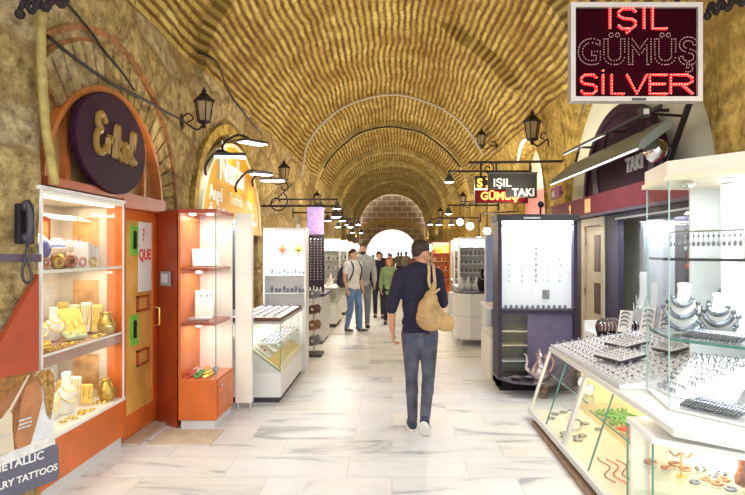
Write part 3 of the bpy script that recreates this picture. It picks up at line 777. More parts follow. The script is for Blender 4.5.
def lean_row(mesh, name, R0, r0, a, b, n, z, label, cat, group, t=.75):
    """bangles leaning on one another like dominoes from a to b; mesh lies flat with its middle at height r0"""
    a = Vector((a[0], a[1], 0)); b = Vector((b[0], b[1], 0)); d = (b - a).normalized(); ang = math.atan2(d.y, d.x)
    for k in range(n):
        p = a.lerp(b, k / max(1, n-1))
        o = bpy.data.objects.new(name, mesh if not isinstance(mesh, list) else mesh[k % len(mesh)]); COL.objects.link(o)
        M = Matrix.Translation((p.x, p.y, z + R0 * math.sin(t) + r0 + .002)) @ RZ(ang) @ RY(-t) @ Matrix.Translation((0, 0, -r0))
        o.matrix_world = M
        tag(o, label, cat, group)
for i in range(6):
    lean_row(ringmesh[i], 'bangle', .028, .006, (cx0+.07+.085*(i % 3), cy0+.07+.19*(i//3)), (cx0+.07+.085*(i % 3), cy0+.21+.19*(i//3)), 8, .472, '%s bangle in the leaning rows on the floor of the orange column' % nms[i], 'bangle', '%s bangles in the column showcase' % nms[i])
lean_row(ringmesh[3], 'bangle', .028, .006, (cx0+.08, cy0+.07), (cx1-.08, cy0+.07), 9, 1.006, 'silver bangle on the lower shelf of the orange column', 'bangle', 'silver bangles on the lower column shelf')

# goods in the big orange window
def bust(name, c, h, label, m='warm_white', chains=2, cm='gold', w=.5, rz=0, bead=0):
    t = thing(name, label, 'necklace bust', c)
    M = RZ(rz); bust_mb(c, h, w * h, M).build('bust', m, t, smooth=True)
    for k in range(chains):
        mb = MB(); ww = h * w * (.30 + .16 * k)
        pts = []
        for i in range(19):
            s = -1 + 2 * i / 18; x = ww * s; zz = h * (.70 - .10 * k) - h * (.16 + .14 * k) * math.sqrt(max(0, 1 - s*s)) + .0 
            pts.append(Vector(c) + M @ Vector((x, -h * w * .35 * (.36 + .62 * (1-abs(s))), zz)))
        mb.tube(pts, .005, 5)
        if bead:
            for p in pts: mb.ell(p, bead, 8, 5)
        mb.build('necklace', cm, t, smooth=True)
    return t
FACE = PI/2 * .75                                # goods face the aisle and a little towards the viewer
z3, z2, z1 = 1.552, .988, .432
bust('necklace_bust', (-2.50, 4.76, z1+.002), .32, 'cream necklace bust with gold chains on the bottom deck of the orange window', rz=FACE, w=.62)
bust('necklace_bust', (-2.52, 4.56, z1+.002), .25, 'smaller cream bust beside the tall one on the bottom deck', rz=FACE, w=.62)
bust('necklace_bust', (-2.54, 4.44, z2+.002), .26, 'cream bust on the middle shelf nearest the stone pier', rz=FACE, w=.66)
bust('necklace_bust', (-2.60, 4.76, z2+.002), .26, 'cream bust with gold chains in the middle of the middle shelf', rz=FACE, w=.66)
def cushion(c, w, h, tilt, m, label, rz=FACE, n=3, cm='gold'):
    t = thing('necklace_cushion', label, 'necklace display', c)
    M = Matrix.Translation(c) @ RZ(rz) @ RX(-tilt)
    MB().box(-w/2, w/2, -.02, .02, .01, h, M).build('pad', m, t, bevel=.015)
    for k in range(n): chain_mb(M @ Vector(((k-(n-1)/2)*w/n, -.026, h*.9)), w*.26, h*(.5+.1*(k % 2)), RZ(rz) @ RX(-tilt), .005).build('chain', cm, t, smooth=True)
cushion((-2.52, 4.97, z2+.002), .2, .26, .55, 'yellow_cloth', 'yellow necklace cushion leaning on the middle shelf of the orange window')
cushion((-2.47, 4.36, z1+.012), .22, .17, .9, 'yellow_cloth', 'low yellow necklace cushion on the bottom deck near the poster')
cushion((-2.42, 4.80, z2+.012), .18, .10, 1.1, mat('pale_green', (.55, .66, .45), .6), 'pale green cushion at the front of the middle shelf')
mat('blue_print', (.10, .12, .40), .5, var=.8, scale=9); mat('pillow_white', (.78, .78, .80), .7)
t = thing('printed_pillow', 'white pillow with navy print on the top shelf of the orange window', 'pillow', (-2.55, 4.44, z3))
MB().ell((-2.55, 4.44, z3+.13), (.07, .16, .13), 16, 10).build('pillow', 'pillow_white', t, smooth=True)
MB().ell((-2.50, 4.44, z3+.14), (.035, .09, .07), 12, 8).build('print', 'blue_print', t, smooth=True)
t = thing('straw_hat', 'small white hat with blue band on the top shelf of the orange window', 'hat', (-2.60, 4.80, z3))
MB().lathe([(.001, .10), (.03, .14)], (-2.60, 4.80, z3+.05), 6).build('hat_stand', 'white', t)
MB().lathe([(.10, .14), (.105, .15), (.06, .155), (.055, .20), (.035, .225), (.001, .23)], (-2.60, 4.80, z3), 18).build('crown', 'warm_white', t, smooth=True)
MB().lathe([(.062, .155), (.062, .178)], (-2.60, 4.80, z3), 18).build('band', 'blue_print', t)
t = thing('earring_stand', 'white boxy earring stand at the far end of the top shelf', 'stand', (-2.5, 5.08, z3))
for k in range(3): MB().box(-2.56+.0, -2.44, 4.98+.07*k, 5.03+.07*k, z3, z3+.20-.02*k).build('panel', 'grey_white', t)
mat('bead_pink', (.50, .24, .20), .4, var=.5, scale=40); mat('bead_brown', (.30, .12, .05), .4, var=.5, scale=40)
for k in range(9):
    c_ = (-2.38 - .04 * (k % 2), 4.26 + .085 * k, z3)
    t = MB().torus((c_[0], c_[1], z3+.043), .03, .010, 14, 6, RY(PI/2) @ RX(.3)).build('bead_bracelet', ('bead_pink', 'bead_brown', 'old_gold')[k % 3], smooth=True, origin=Vector(c_))
    tag(t, '%s bead bracelet standing along the front of the top shelf' % ('pink', 'brown', 'gold')[k % 3], 'bracelet', '%s bracelets on the top shelf' % ('pink', 'brown', 'gold')[k % 3])
gb = MB().torus((0, 0, .008), .034, .008, 14, 6).mesh('gold_bangle', smooth=True); gb.materials.append(MATS['gold'])
scatter(gb, 'gold_bangle', 26, -2.42, -2.35, 4.14, 5.12, z2+.002, 'gold bangle lying on the middle shelf of the orange window', 'bangle', 'gold bangles on the middle shelf', s0=.55, s1=.75, avoid=[(-2.42, 4.80, .11)])
scatter(gb, 'gold_bangle', 20, -2.42, -2.35, 4.14, 5.12, z1+.002, 'gold bangle lying on the bottom deck of the orange window', 'bangle', 'gold bangles on the bottom deck', s0=.55, s1=.75, avoid=[(-2.47, 4.36, .12), (-2.39, 4.95, .07)])
for zz, lab in ((z1, 'bottom deck'), (z2, 'middle shelf')):
    t = thing('gold_vase', 'mottled gold vase at the far end of the %s' % lab, 'vase', (-2.385, 5.18, zz))
    MB().lathe([(.045, 0.002), (.07, .04), (.075, .09), (.05, .13), (.035, .16), (.045, .18)], (-2.385, 5.18, zz), 16).build('body', 'old_gold', t, smooth=True)
    MB().torus((-2.385, 5.18, zz+.18), .042, .006, 14, 5).build('rim', 'gold', t, smooth=True)
for k in range(4):
    cushion((-2.77 + .102*k, 5.20 - .008*k, z2+.004), .09, .26 - .02*(k % 2), .12, ('yellow_cloth', 'cream', 'warm_white', 'yellow_cloth')[k], ('tall yellow necklace board deepest inside the middle shelf', 'tall cream necklace board second from the back of the middle shelf', 'tall white necklace board at the far end of the middle shelf', 'yellow necklace board by the gold vase on the middle shelf')[k], n=2, rz=.12)
    cushion((-2.77 + .102*k, 5.02 - .008*k, z1+.004), .09, .17 + .03*(k % 3), .15, ('cream', 'yellow_cloth', 'warm_white', 'yellow_cloth')[k], ('cream necklace board deepest on the bottom deck', 'yellow necklace board deep on the bottom deck', 'white necklace board in the row on the bottom deck', 'yellow necklace board nearest the glass on the bottom deck')[k], n=2, rz=.12)
for k in range(3):
    x_ = -2.785 + .095*k
    t = thing('jewellery_roll', ('grey jewellery roll deep on the top shelf', 'white jewellery roll at the far end of the top shelf', 'brown jewellery roll at the far end of the top shelf')[k], 'jewellery roll', (x_, 5.22, z3))
    MB().tube([(x_-.04, 5.22, z3+.062), (x_+.04, 5.22, z3+.062)], .055, 14).build('roll', ('mid_grey', 'pillow_white', 'bead_brown')[k], t, smooth=True)
    MB().torus((x_, 5.22, z3+.062), .058, .006, 16, 5, RY(PI/2)).build('bracelet', 'old_gold', t, smooth=True)
for k in range(7):
    p_ = (-2.66 + .045*k, 4.62 + .015*(k % 2), z3)
    t = MB().torus((p_[0], p_[1], z3+.056), .040, .012, 14, 6, RX(PI/2)).build('bead_bracelet', ('bead_pink', 'old_gold', 'bead_brown')[k % 3], smooth=True, origin=Vector(p_))
    tag(t, '%s bead bracelet in the row behind the front ones on the top shelf' % ('pink', 'gold', 'brown')[k % 3], 'bracelet', '%s bracelets in the second row of the top shelf' % ('pink', 'gold', 'brown')[k % 3])
lean_row(gb, 'gold_bangle', .034, .008, (-2.43, 4.20), (-2.43, 4.34), 7, z2+.001, 'gold bangle leaning in the row on the middle shelf near the pier', 'bangle', 'leaning gold bangles on the middle shelf')
for k in range(6):
    c_ = Vector((-2.62, 4.24 + .105 * k, z1+.001))
    t = thing('earring_card', 'white earring card propped on the bottom deck of the orange window', 'card', c_, 'white earring cards on the bottom deck')
    M = Matrix.Translation(c_) @ RZ(FACE) @ RX(-.5)
    MB().box(-.045, .045, -.003, .003, 0, .10, M).build('card', 'warm_white', t)
    MB().ell(M @ Vector((-.015, -.006, .06)), .01).ell(M @ Vector((.018, -.006, .06)), .01).build('earring', 'gold', t)

# ================================================================== LEFT: the white shop
wp = thing('divider_panel', 'plain white upright panel beside the orange column showcase', 'panel', (-1.56, 6.52, 0))
MB().box(-1.64, -1.465, 6.48, 6.56, .09, 2.075).build('board', 'warm_white', wp, bevel=.005)
for x_ in (-1.62, -1.49): MB().lathe([(.015, 0), (.012, .09)], (x_, 6.52, 0), 8).build('foot', 'steel', wp)

X0, X1, Y0, Y1 = -1.85, -1.235, 6.86, 8.52
wc = thing('glass_counter', 'white jewellery counter with glass front and ring tray on top, left of aisle', 'counter', ((X0+X1)/2, (Y0+Y1)/2, 0))
MB().box(X0, X1-.02, Y0+.02, Y1-.02, 0, .06).build('plinth', 'dark_grey', wc)
def crosspoly(p, ya, yb): return MB().ext([(x, ya, z) for x, z in p], (0, yb-ya, 0))
crosspoly([(X0, .06), (X1, .06), (X1, .33), (X0+.12, .70), (X0, .70)], Y0, Y1).build('base', 'white', wc)
o = crosspoly([(X1-.01, .355), (X0+.12, .715), (X0+.12, .73), (X1-.01, .372)], Y0+.02, Y1-.02).build('sloping_deck', 'cream', wc)
crosspoly([(X1-.012, .374), (X1-.15, .473), (X1-.15, .479), (X1-.012, .380)], Y0+.03, Y1-.06).build('yellow_liner', 'yellow_cloth', o)
MB().box(X1-.006, X1+.012, Y0, Y1, .34, .42).build('deck_rail', 'cream', o)
o = MB().box(X0+.3, X1-.02, Y0+.02, Y1-.05, .62, .628).build('shelf', 'shelf_glass', wc)
MB().box(X0, X1+.01, Y0-.01, Y1, .875, .90).build('counter_top', mat('top_rim', (.40, .38, .38), .3), wc)
MB().box(X0, X0+.02, Y0, Y1, .70, .875).build('back_panel', 'white', wc)
MB().box(X0+.02, X1, Y0-.004, Y0, .33, .875).build('end_glass', 'clear_glass', wc)
MB().box(X1-.004, X1, Y0, Y1, .42, .875).build('front_glass', 'clear_glass', wc)
MB().box(X1-.006, X1+.002, Y0-.006, Y0+.002, .34, .875).build('glass_joint', 'glass_edge', wc)
MB().box(X1-.03, X1+.012, Y1-.05, Y1, .06, .88).build('end_post', 'white', wc)
area('counter_light', ((X0+X1)/2+.1, (Y0+Y1)/2, .865), .3, 1.5, 8, (1, .97, .90))
tg = MB().box(X0+.02, X1-.02, Y0+.02, Y1-.03, .90, .925)
mat('ring_pad', (.78, .76, .76), .8, var=.04)
t = thing('ring_tray', 'long padded ring tray lying on the white counter left of the aisle', 'tray', ((X0+X1)/2, (Y0+Y1)/2, .9))
tg.build('pad', 'ring_pad', t)
mb = MB(); mb.box(X0+.01, X1-.01, Y0+.005, Y0+.02, .90, .94).box(X0+.01, X1-.01, Y1-.03, Y1-.015, .90, .94).box(X1-.02, X1-.005, Y0+.02, Y1-.03, .90, .935)
mb.build('rim', 'dark_wood', t)
# rings: one band with a stone
stone_m = mat('ring_stone', (.42, .40, .44), .2, var=.5, scale=30)
def ring_mesh(c_band, c_stone, nm):
    me = MB().torus((0, 0, .013), .017, .0042, 12, 5, RX(PI/2)).mesh(nm, smooth=True); me.materials.append(c_band)
    return me
rm = ring_mesh(MATS['silver'], None, 'silver_ring')
sm = MB().ell((0, 0, .036), (.012, .012, .009), 8, 5).mesh('stone', smooth=True); sm.materials.append(stone_m)
sm2 = MB().ell((0, 0, .036), (.012, .012, .009), 8, 5).mesh('stone', smooth=True); sm2.materials.append(mat('ring_garnet', (.24, .12, .17), .2, var=.5, scale=30))
def put_ring(p, rz, label, group, st, rot=None, s=1.0):
    r = bpy.data.objects.new('silver_ring', rm); COL.objects.link(r); r.location = p; r.rotation_euler = rot or (0, 0, rz); r.scale = (s, s, s)
    tag(r, label, 'ring', group)
    q_ = bpy.data.objects.new('stone', st); COL.objects.link(q_); q_.parent = r
for i in range(14):
    for j in range(5):
        put_ring((X0+.10+.105*j, Y0+.10+.112*i, .920), .5, 'small silver ring standing in the long tray on the left white counter', 'rings in the left counter tray', (sm, sm2)[(i+j) % 2])
# trays inside the counter
for k in range(4):
    c_ = Vector((-1.40, 7.15 + .38*k, .63))
    t = thing('earring_tray', 'white earring tray on the glass shelf inside the left counter', 'tray', c_, 'earring trays inside the left counter')
    MB().box(c_.x-.1, c_.x+.1, c_.y-.15, c_.y+.15, .63, .645).build('base', 'white', t)
    mb = MB()
    for a in range(4):
        for b in range(5): mb.ell((c_.x-.075+.05*a, c_.y-.12+.06*b, .652), .012, 6, 4)
    mb.build('earring', 'dark_silver', t)
for k in range(5):
    c_ = Vector((-1.46, 7.05 + .31*k, .50)); 
    zz = .372 + (X1-.01-c_.x) * (.343/.485) + .012
    t = thing('pendant_card', 'pale pendant card on the yellow sloping deck of the left counter', 'card', (c_.x, c_.y, zz), 'pendant cards on the yellow deck')
    M = Matrix.Translation((c_.x, c_.y, zz)) @ RY(.615)
    MB().box(-.1, .1, -.1, .1, .004, .016, M).build('card', 'warm_white', t)
    MB().ell(M @ Vector((0, 0, .02)), (.02, .02, .01)).ell(M @ Vector((-.05, .04, .02)), (.015, .015, .01)).build('pendant', ('notice_red' if k == 0 else 'gold'), t)

# white lit wall cabinet facing the viewer behind the counter
def lit_cabinet(name, label, x0, x1, y, zt, shelves, z0=0.0, depth=.3, pw=10, frame='white', back='white', shelfm='grey_white', lightcol=(.95, .97, 1), cat='cabinet', base=.8, lights=True):
    t = thing(name, label, cat, ((x0+x1)/2, y+depth/2, z0))
    MB().box(x0, x1, y+depth-.02, y+depth, z0, zt).build('back_panel', back, t)
    MB().box(x0, x0+.02, y, y+depth-.02, z0, zt).build('side_panel', frame, t)
    MB().box(x1-.02, x1, y, y+depth-.02, z0, zt).build('side_panel', frame, t)
    MB().box(x0, x1, y, y+depth, zt, zt+.04).build('top_panel', frame, t)
    if base > z0 + .05: MB().box(x0+.02, x1-.02, y, y+depth-.02, z0, base).build('base_cabinet', frame, t)
    for z in shelves: MB().box(x0+.02, x1-.02, y+.02, y+depth-.02, z-.015, z).build('shelf', shelfm, t)
    MB().box(x0+.03, x1-.03, y+.03, y+.07, zt-.015, zt-.002).build('light_strip', 'lamp_soft', t)
    if lights: area('cabinet_light', ((x0+x1)/2, y+depth*.45, zt-.03), x1-x0-.1, depth*.5, pw, lightcol)
    return t
lit_cabinet('wall_cabinet', 'bright white wall cabinet with two shelves of dark jewellery behind left counter', -1.78, -1.19, 8.56, 1.96, (1.35, 1.10), pw=16, base=.9)
ws = thing('side_cabinet', 'white open side cabinet with dark mirror strip behind the ring tray', 'cabinet', (-1.95, 7.7, 0))
MB().box(-2.02, -1.99, 6.9, 8.5, 0, 2.06).build('back_panel', 'white', ws)
MB().box(-1.99, -1.86, 6.9, 8.5, 2.02, 2.06).build('top_panel', 'white', ws)
MB().box(-1.988, -1.975, 7.75, 7.92, .95, 1.95).build('mirror', 'dark_grey', ws)
MB().box(-1.99, -1.90, 7.98, 8.12, .92, 1.42).build('side_stand', 'amber_wood', ws)
area('cabinet_light', (-1.88, 7.6, 2.0), .1, 1.2, 12, (1, .98, .95))
dark_item = MB().ell((0, 0, .034), (.022, .022, .03), 8, 5).lathe([(.02, .002), (.006, .02)], n=8).mesh('dark_pendant', smooth=True); dark_item.materials.append(MATS['dark_silver'])
for z in (1.35, 1.10):
    for k in range(9):
        o = bpy.data.objects.new('pendant_stand', dark_item); COL.objects.link(o); o.location = (-1.68 + .055*k, 8.68 + .03*(k % 2), z); o.scale = (1, 1, 1 + .5*((k*7) % 3 == 0))
        tag(o, 'little dark pendant stand on a shelf of the bright white wall cabinet', 'pendant stand', 'pendant stands in the bright wall cabinet')
for x_, col in ((-1.56, 'red_wood'), (-1.33, 'gold')):
    o = MB().ell((x_, 8.82, 1.72), (.05, .012, .05)).box(x_-.07, x_+.07, 8.81, 8.83, 1.68, 1.71).box(x_-.015, x_+.015, 8.81, 8.83, 1.62, 1.80).build('brooch', col)
    tag(o, '%s cross brooch pinned at the top of the bright wall cabinet' % ('dark' if col == 'red_wood' else 'gold'), 'brooch')
o = thing('wall_camera', 'small white bottle-shaped camera standing on top of the bright wall cabinet', 'camera', (-1.32, 8.7, 2.0))
MB().lathe([(.03, 0), (.035, .03), (.02, .06)], (-1.32, 8.7, 2.0), 12).build('base', 'white', o, smooth=True)
MB().lathe([(.02, .06), (.028, .08), (.028, .15), (.012, .17)], (-1.32, 8.7, 2.0), 12).build('body', 'mid_grey', o, smooth=True)

# gold lunette sign
gs = thing('arched_sign', 'golden arched shop sign with chrome and white lettering under the arm lamps', 'sign', (-2.4, 9.35, 2.05))
pts = [(9.35 + 1.72 * math.sin(s/24*PI/2), 1.95 + 1.32 * math.cos(s/24*PI/2)) for s in range(-24, 25)]
MB().ext([(-2.36, y, z) for y, z in pts], (-.06, 0, 0)).build('board', mat('sign_gold', (.66, .34, .02), .5, var=.08, spec=.2), gs)
mb = MB(); ring(mb, -1, 9.35, 1.68, 1.27, .05, 2.34, 2.44, 1.95); mb.build('rim', 'cream', gs)
text_mb('M', .34, (-2.355, 8.55, 2.98), (0, 1, 0), (0, 0, 1), .004).build('lettering', 'white', gs)
text_mb('Nurlu', .60, (-2.355, 8.35, 2.66), (0, 1, -.02), (0, 0, 1), .03, bold=.004).build('lettering', 'grey_white', gs)
text_mb('Angel', .27, (-2.355, 8.00, 2.36), (0, 1, 0), (0, 0, 1), .004, bold=.006).build('lettering', 'white', gs)
text_mb('Turkish', .25, (-2.355, 9.0, 2.36), (0, 1, 0), (0, 0, 1), .004).build('lettering', 'warm_white', gs)
text_mb('Has', .25, (-2.355, 10.05, 2.36), (0, 1, 0), (0, 0, 1), .004).build('lettering', 'warm_white', gs)
text_mb('Özel Çeşit', .27, (-2.355, 7.95, 2.08), (0, 1, 0), (0, 0, 1), .004, bold=.006).build('lettering', 'white', gs)
# ------------------------------------------------------------------ lanterns and arm lamps
lantern_glass = mat('lantern_glass', (.30, .22, .13), .2, var=.2)
def lantern(label, c, side, size=.5, reach=.3, arm=True):
    """six-sided wall lantern; c is the middle of the lantern, side -1 = hangs on the left wall"""
    t = thing('wall_lantern', label, 'lantern', c)
    h = size; c = Vector(c)
    L_ = lambda pr, n=6: MB().lathe([(r*h, z*h) for r, z in pr], c, n)
    L_([(.13, -.30), (.205, .16)]).build('panes', lantern_glass, t)
    mb = MB()
    for k in range(6):
        a = 2*PI*k/6
        mb.tube([c + Vector((math.cos(a)*.135*h, math.sin(a)*.135*h, -.31*h)), c + Vector((math.cos(a)*.21*h, math.sin(a)*.21*h, .17*h))], .016*h, 5)
    mb.build('cage', 'iron', t)
    L_([(.25, .15), (.26, .18), (.16, .27), (.07, .36), (.05, .37), (.06, .41), (.02, .46), (.001, .53)]).build('roof', 'iron', t)
    L_([(.03, -.45), (.06, -.41), (.04, -.37), (.12, -.33), (.155, -.30), (.14, -.28)]).build('bottom_cap', 'iron', t)
    if arm:
        w = c + Vector((side * reach, .02, -.30*h))
        a0 = c + Vector((0, 0, -.36*h))
        mb = MB(); mb.tube(catmull([a0, a0 + Vector((side*reach*.3, 0, -.12*h)), a0 + Vector((side*reach*.7, .01, .0)), w + Vector((0, 0, .05*h))]), .022*h, 6)
        mb.tube(catmull([w + Vector((0, 0, .1*h)), w + Vector((-side*reach*.3, 0, .2*h)), w + Vector((-side*reach*.5, 0, .08*h)), w + Vector((-side*reach*.25, 0, .0))]), .018*h, 6)
        mb.build('bracket', 'iron', t, smooth=True)
        MB().ell(w, (.04*h, .10*h, .20*h)).build('wall_plate', 'iron', t)
    return t
def scroll(c0, r0, r1, turns, a0, ux, uz=Vector((0, 0, 1)), n=26):
    return [Vector(c0) + ux * (math.cos(a0+2*PI*turns*k/n) * (r0+(r1-r0)*k/n)) + uz * (math.sin(a0+2*PI*turns*k/n) * (r0+(r1-r0)*k/n)) for k in range(n+1)]
lantern('big black iron lantern on the left stone pier before the gold sign', (-2.17, 7.15, 3.32), -1, .50, .26)
lantern('second black iron lantern on the left, with a scroll bracket beyond the gold sign', (-2.09, 12.0, 3.20), -1, .50, .36)
lantern('third small lantern on the left wall before the purple banner', (-2.18, 18.0, 3.2), -1, .5, .28)
lantern('fourth tiny lantern far along the left wall', (-2.05, 24.5, 3.2), -1, .5, .36)
lantern('black iron lantern on the right wall above the hanging black signs', (2.33, 10.3, 3.72), 1, .62, .28)
lantern('small dark lantern high on the right wall behind the hanging signs', (2.05, 14.2, 4.25), 1, .5, .34)
lantern('far small lantern on the right wall near the archway', (2.08, 18.2, 3.2), 1, .5, .40)
lantern('farthest tiny lantern on the right wall near the archway', (1.95, 25.0, 3.2), 1, .5, .40)
# big scroll under the second left lantern
mb = MB(); c = Vector((-2.22, 12.0, 2.62)); ux = Vector((1, 0, 0))
mb.tube(scroll(c, .05, .22, 1.1, .4, ux), .014, 6); mb.tube(scroll(c + Vector((.12, 0, .30)), .03, .12, 1.0, 2.4, ux), .012, 6)
mb.tube([c + Vector((-.2, 0, -.1)), c + Vector((.28, 0, .34))], .012, 6)
tag(mb.build('scroll_bracket', 'iron', smooth=True), 'curly wrought iron bracket on the left wall under the second lantern', 'bracket')
# iron bracket bits cut by the top edge of the picture
def big_scroll(name, label, a, b, y):
    mb = MB(); a = Vector(a); b = Vector(b); d = b - a
    pts = [a + d * (k / 12) + Vector((0, 0, .035 * math.sin(k * 1.6))) for k in range(13)]
    mb.tube(catmull(pts, 3), .017, 7)
    for f, r_ in ((.12, .035), (.38, .045), (.66, .045), (.9, .03)):
        mb.tube(scroll(a + d * f + Vector((0, 0, .03)), .008, r_, 1.4, f * 7, d.normalized()), .011, 6)
    mb.ell(a + Vector((0, 0, -.03)), .032); mb.ell(a + d * .55 + Vector((0, 0, -.02)), .03); mb.ell(b, .024)
    return tag(mb.build(name, 'iron', smooth=True), label, 'bracket')
big_scroll('scroll_bracket', 'dark scrolled iron lantern bracket at the top left corner of the pier', pier_pt(10, 12, .10), pier_pt(54, 4, .12), 0)
big_scroll('scroll_bracket', 'dark scrolled iron bracket on the stone right of the red sign', (2.40, 4.72, 3.50), (2.50, 4.38, 3.46), 0)

def arm_lamp(label, wall, head, size=(.34, .16), group=None, drop=.0, light=0, curve=.18):
    """floodlight on a curved arm: wall fixing -> flat head, lit underneath"""
    t = thing('arm_lamp', label, 'lamp', wall, group); w = Vector(wall); h_ = Vector(head)
    mid = (w + h_) / 2 + Vector((0, 0, curve))
    MB().tube(catmull([w, w + Vector((0, 0, curve*.7)), mid, h_ + Vector((0, 0, .02))], 5), .017, 6).build('arm', 'iron', t, smooth=True)
    d = (h_ - w); ang = math.atan2(d.y, d.x)
    M = Matrix.Translation(h_) @ RZ(ang)
    hb = MB().box(-size[0]/2, size[0]/2, -size[1]/2, size[1]/2, -.012, .03, M).build('head', 'dark_grey', t, bevel=.01)
    MB().box(-size[0]/2+.015, size[0]/2-.015, -size[1]/2+.012, size[1]/2-.012, -.022, -.013, M).build('diffuser', 'lamp_white', hb)
    if light: spot('lamp_light', h_ + Vector((0, 0, -.04)), (w.x, h_.y+.1, h_.z - 1.0), light, (1, .93, .78), 130, .06)
    return t
arm_lamp('nearest arm lamp over the gold arched sign, lit white underneath', (-2.31, 7.70, 2.62), (-2.02, 7.75, 2.87), (.40, .20), light=22)
arm_lamp('highest arm lamp above the gold arched sign', (-2.31, 8.5, 3.02), (-2.00, 8.9, 3.24), (.42, .2), light=14)
arm_lamp('far arm lamp over the right end of the gold arched sign', (-2.31, 10.3, 2.75), (-1.98, 10.3, 2.86), (.40, .2), light=22)
arm_lamp('middle arm lamp low in front of the gold arched sign', (-2.31, 9.2, 2.55), (-2.0, 9.45, 2.86), (.34, .16), light=12)

# ================================================================== LEFT, farther along
mat('rack_white', (.75, .76, .78), .4)
def bracelet_rack(c, label):
    t = thing('bracelet_rack', label, 'rack', c)
    x, y, z = c
    MB().box(x-.14, x+.14, y-.22, y+.22, 0, .04).build('base', 'dark_grey', t)
    MB().tube([(x, y, .04), (x, y, 1.12)], .018, 8).build('pole', 'steel', t)
    for k in range(4):
        zz = .26 + .25*k
        b = MB().tube([(x, y-.22, zz), (x, y+.22, zz)], .022, 8).tube([(x-.13, y, zz), (x+.13, y, zz)], .022, 8).build('arm', 'steel', t)
        mb = MB()
        for j in range(9):
            mb.torus((x + .03*((j % 3)-1), y-.20+.05*j, zz-.02), .055, .013, 12, 5, RX(PI/2))
            if j % 2: mb.torus((x - .12 + .03*j, y, zz-.02), .055, .013, 12, 5, RY(PI/2))
        q_ = mb.build('bracelets', ('dark_silver', 'bead_brown', 'dark_wood', 'dark_silver')[k], b, smooth=True); q_['kind'] = 'stuff'
bracelet_rack((-1.26, 10.0, 0), 'standing rack hung with dark bracelets beyond the white counter')
pb = thing('black_board', 'black felt jewellery board standing on the counter beneath the purple banner', 'board', (-1.43, 11.6, .9))
MB().box(-1.56, -1.29, 11.6, 11.63, .92, 1.96).build('felt', mat('felt', (.05, .035, .055), .8, var=.3, scale=40), pb)
MB().box(-1.58, -1.56, 11.58, 11.65, .90, 1.98).box(-1.29, -1.27, 11.58, 11.65, .90, 1.98).box(-1.58, -1.27, 11.58, 11.65, 1.96, 1.98).build('frame', 'plum_grey', pb)
mb = MB()
for k in range(16):
    for j in range(4): mb.ell((-1.52 + .065*j, 11.595, 1.15 + .05*k), (.012, .004, .012), 6, 4)
q_ = mb.build('earrings', 'silver', pb); q_['kind'] = 'stuff'
for k in range(4):
    c_ = (-1.52 + .065*k, 11.5, .905)
    t = thing('white_cone_stand', 'little white striped ring cone at the foot of the black board', 'ring cone', c_, 'ring cones by the black board')
    MB().lathe([(.026, 0), (.02, .06), (.008, .11)], c_, 10).build('cone', 'white', t, smooth=True)
bt = thing('counter', 'narrow dark-edged white counter carrying the black board', 'counter', (-1.43, 11.6, 0))
MB().box(-1.75, -1.24, 11.15, 12.3, .06, .86).build('base', 'rack_white', bt)
MB().box(-1.77, -1.22, 11.13, 12.32, .86, .90).build('counter_top', 'plum_grey', bt)
MB().box(-1.72, -1.27, 11.18, 12.27, 0, .06).build('plinth', 'dark_grey', bt)
for k in range(3): MB().box(-1.24, -1.232, 11.2, 12.25, .16+.22*k, .34+.22*k).build('drawer', 'grey_white', bt)
bn = thing('hanging_banner', 'purple pictorial banner hanging above the black board', 'banner', (-1.43, 11.8, 2.0))
MB().box(-1.62, -1.30, 11.8, 11.82, 2.0, 2.55).build('cloth', 'violet', bn)
MB().tube([(-1.64, 11.81, 2.55), (-1.28, 11.81, 2.55)], .012, 6).build('rod', 'iron', bn)
for x_ in (-1.6, -1.32): MB().tube([(x_, 11.81, 2.0), (x_, 11.85, 1.98)], .01, 5).build('clip', 'iron', bn)

# row of white shops on both sides, seen end on down the aisle
def kiosk(side, y, label, x_in, L_=1.5, top=.88, zc=1.95, tint='white', rows=4, seed=0, lights=True, goods='dark_silver'):
    """counter along the aisle plus lit cabinet standing across behind it"""
    r = random.Random(seed)
    t = thing('jewellery_counter', label[0], 'counter', (side*(x_in+.25), y+L_/2, 0))
    xa, xb = sorted((side*x_in, side*(x_in+.5)))
    MB().box(xa+.02, xb-.02, y+.02, y+L_-.02, 0, .08).build('plinth', 'dark_grey', t)
    MB().box(xa, xb, y, y+L_, .08, .50).build('base', tint, t)
    MB().box(xa+.01, xb-.01, y+.01, y+L_-.01, .50, top-.03).build('glass_case', 'shelf_glass', t)
    MB().box(xa, xb, y, y+L_, top-.03, top).build('counter_top', tint, t)
    MB().box(xa+.04, xb-.04, y+.05, y+L_-.05, .505, .54).build('display_pad', 'warm_white', t)
    c = lit_cabinet('lit_cabinet', label[1], *sorted((side*(x_in+.06), side*(x_in+.62))), y+L_+.05, zc, [1.0+.23*k for k in range(rows)], pw=34, base=.86, lights=lights)
    xs = sorted((side*(x_in+.12), side*(x_in+.56)))
    for k in range(rows - 0):
        for j in range(5):
            xx = xs[0] + (xs[1]-xs[0])*j/4; zz = 1.0+.23*k
            o = bpy.data.objects.new('pendant_stand', dark_item); COL.objects.link(o); o.location = (xx, y+L_+.14, zz); s_ = r.uniform(.9, 1.7); o.scale = (s_, s_, s_)
            tag(o, 'tiny pendant stand in ' + label[1].replace(' white', ''), 'pendant stand', 'pendant stands of ' + label[1])
    for j in range(3):
        p = (side*(x_in+.22), y + .3 + .4*j, top)
        o = bust('necklace_bust', p, r.uniform(.18, .26), 'white necklace bust on ' + label[0], rz=-side*.9, cm='silver', chains=1)
        o['group'] = 'busts on ' + label[0]
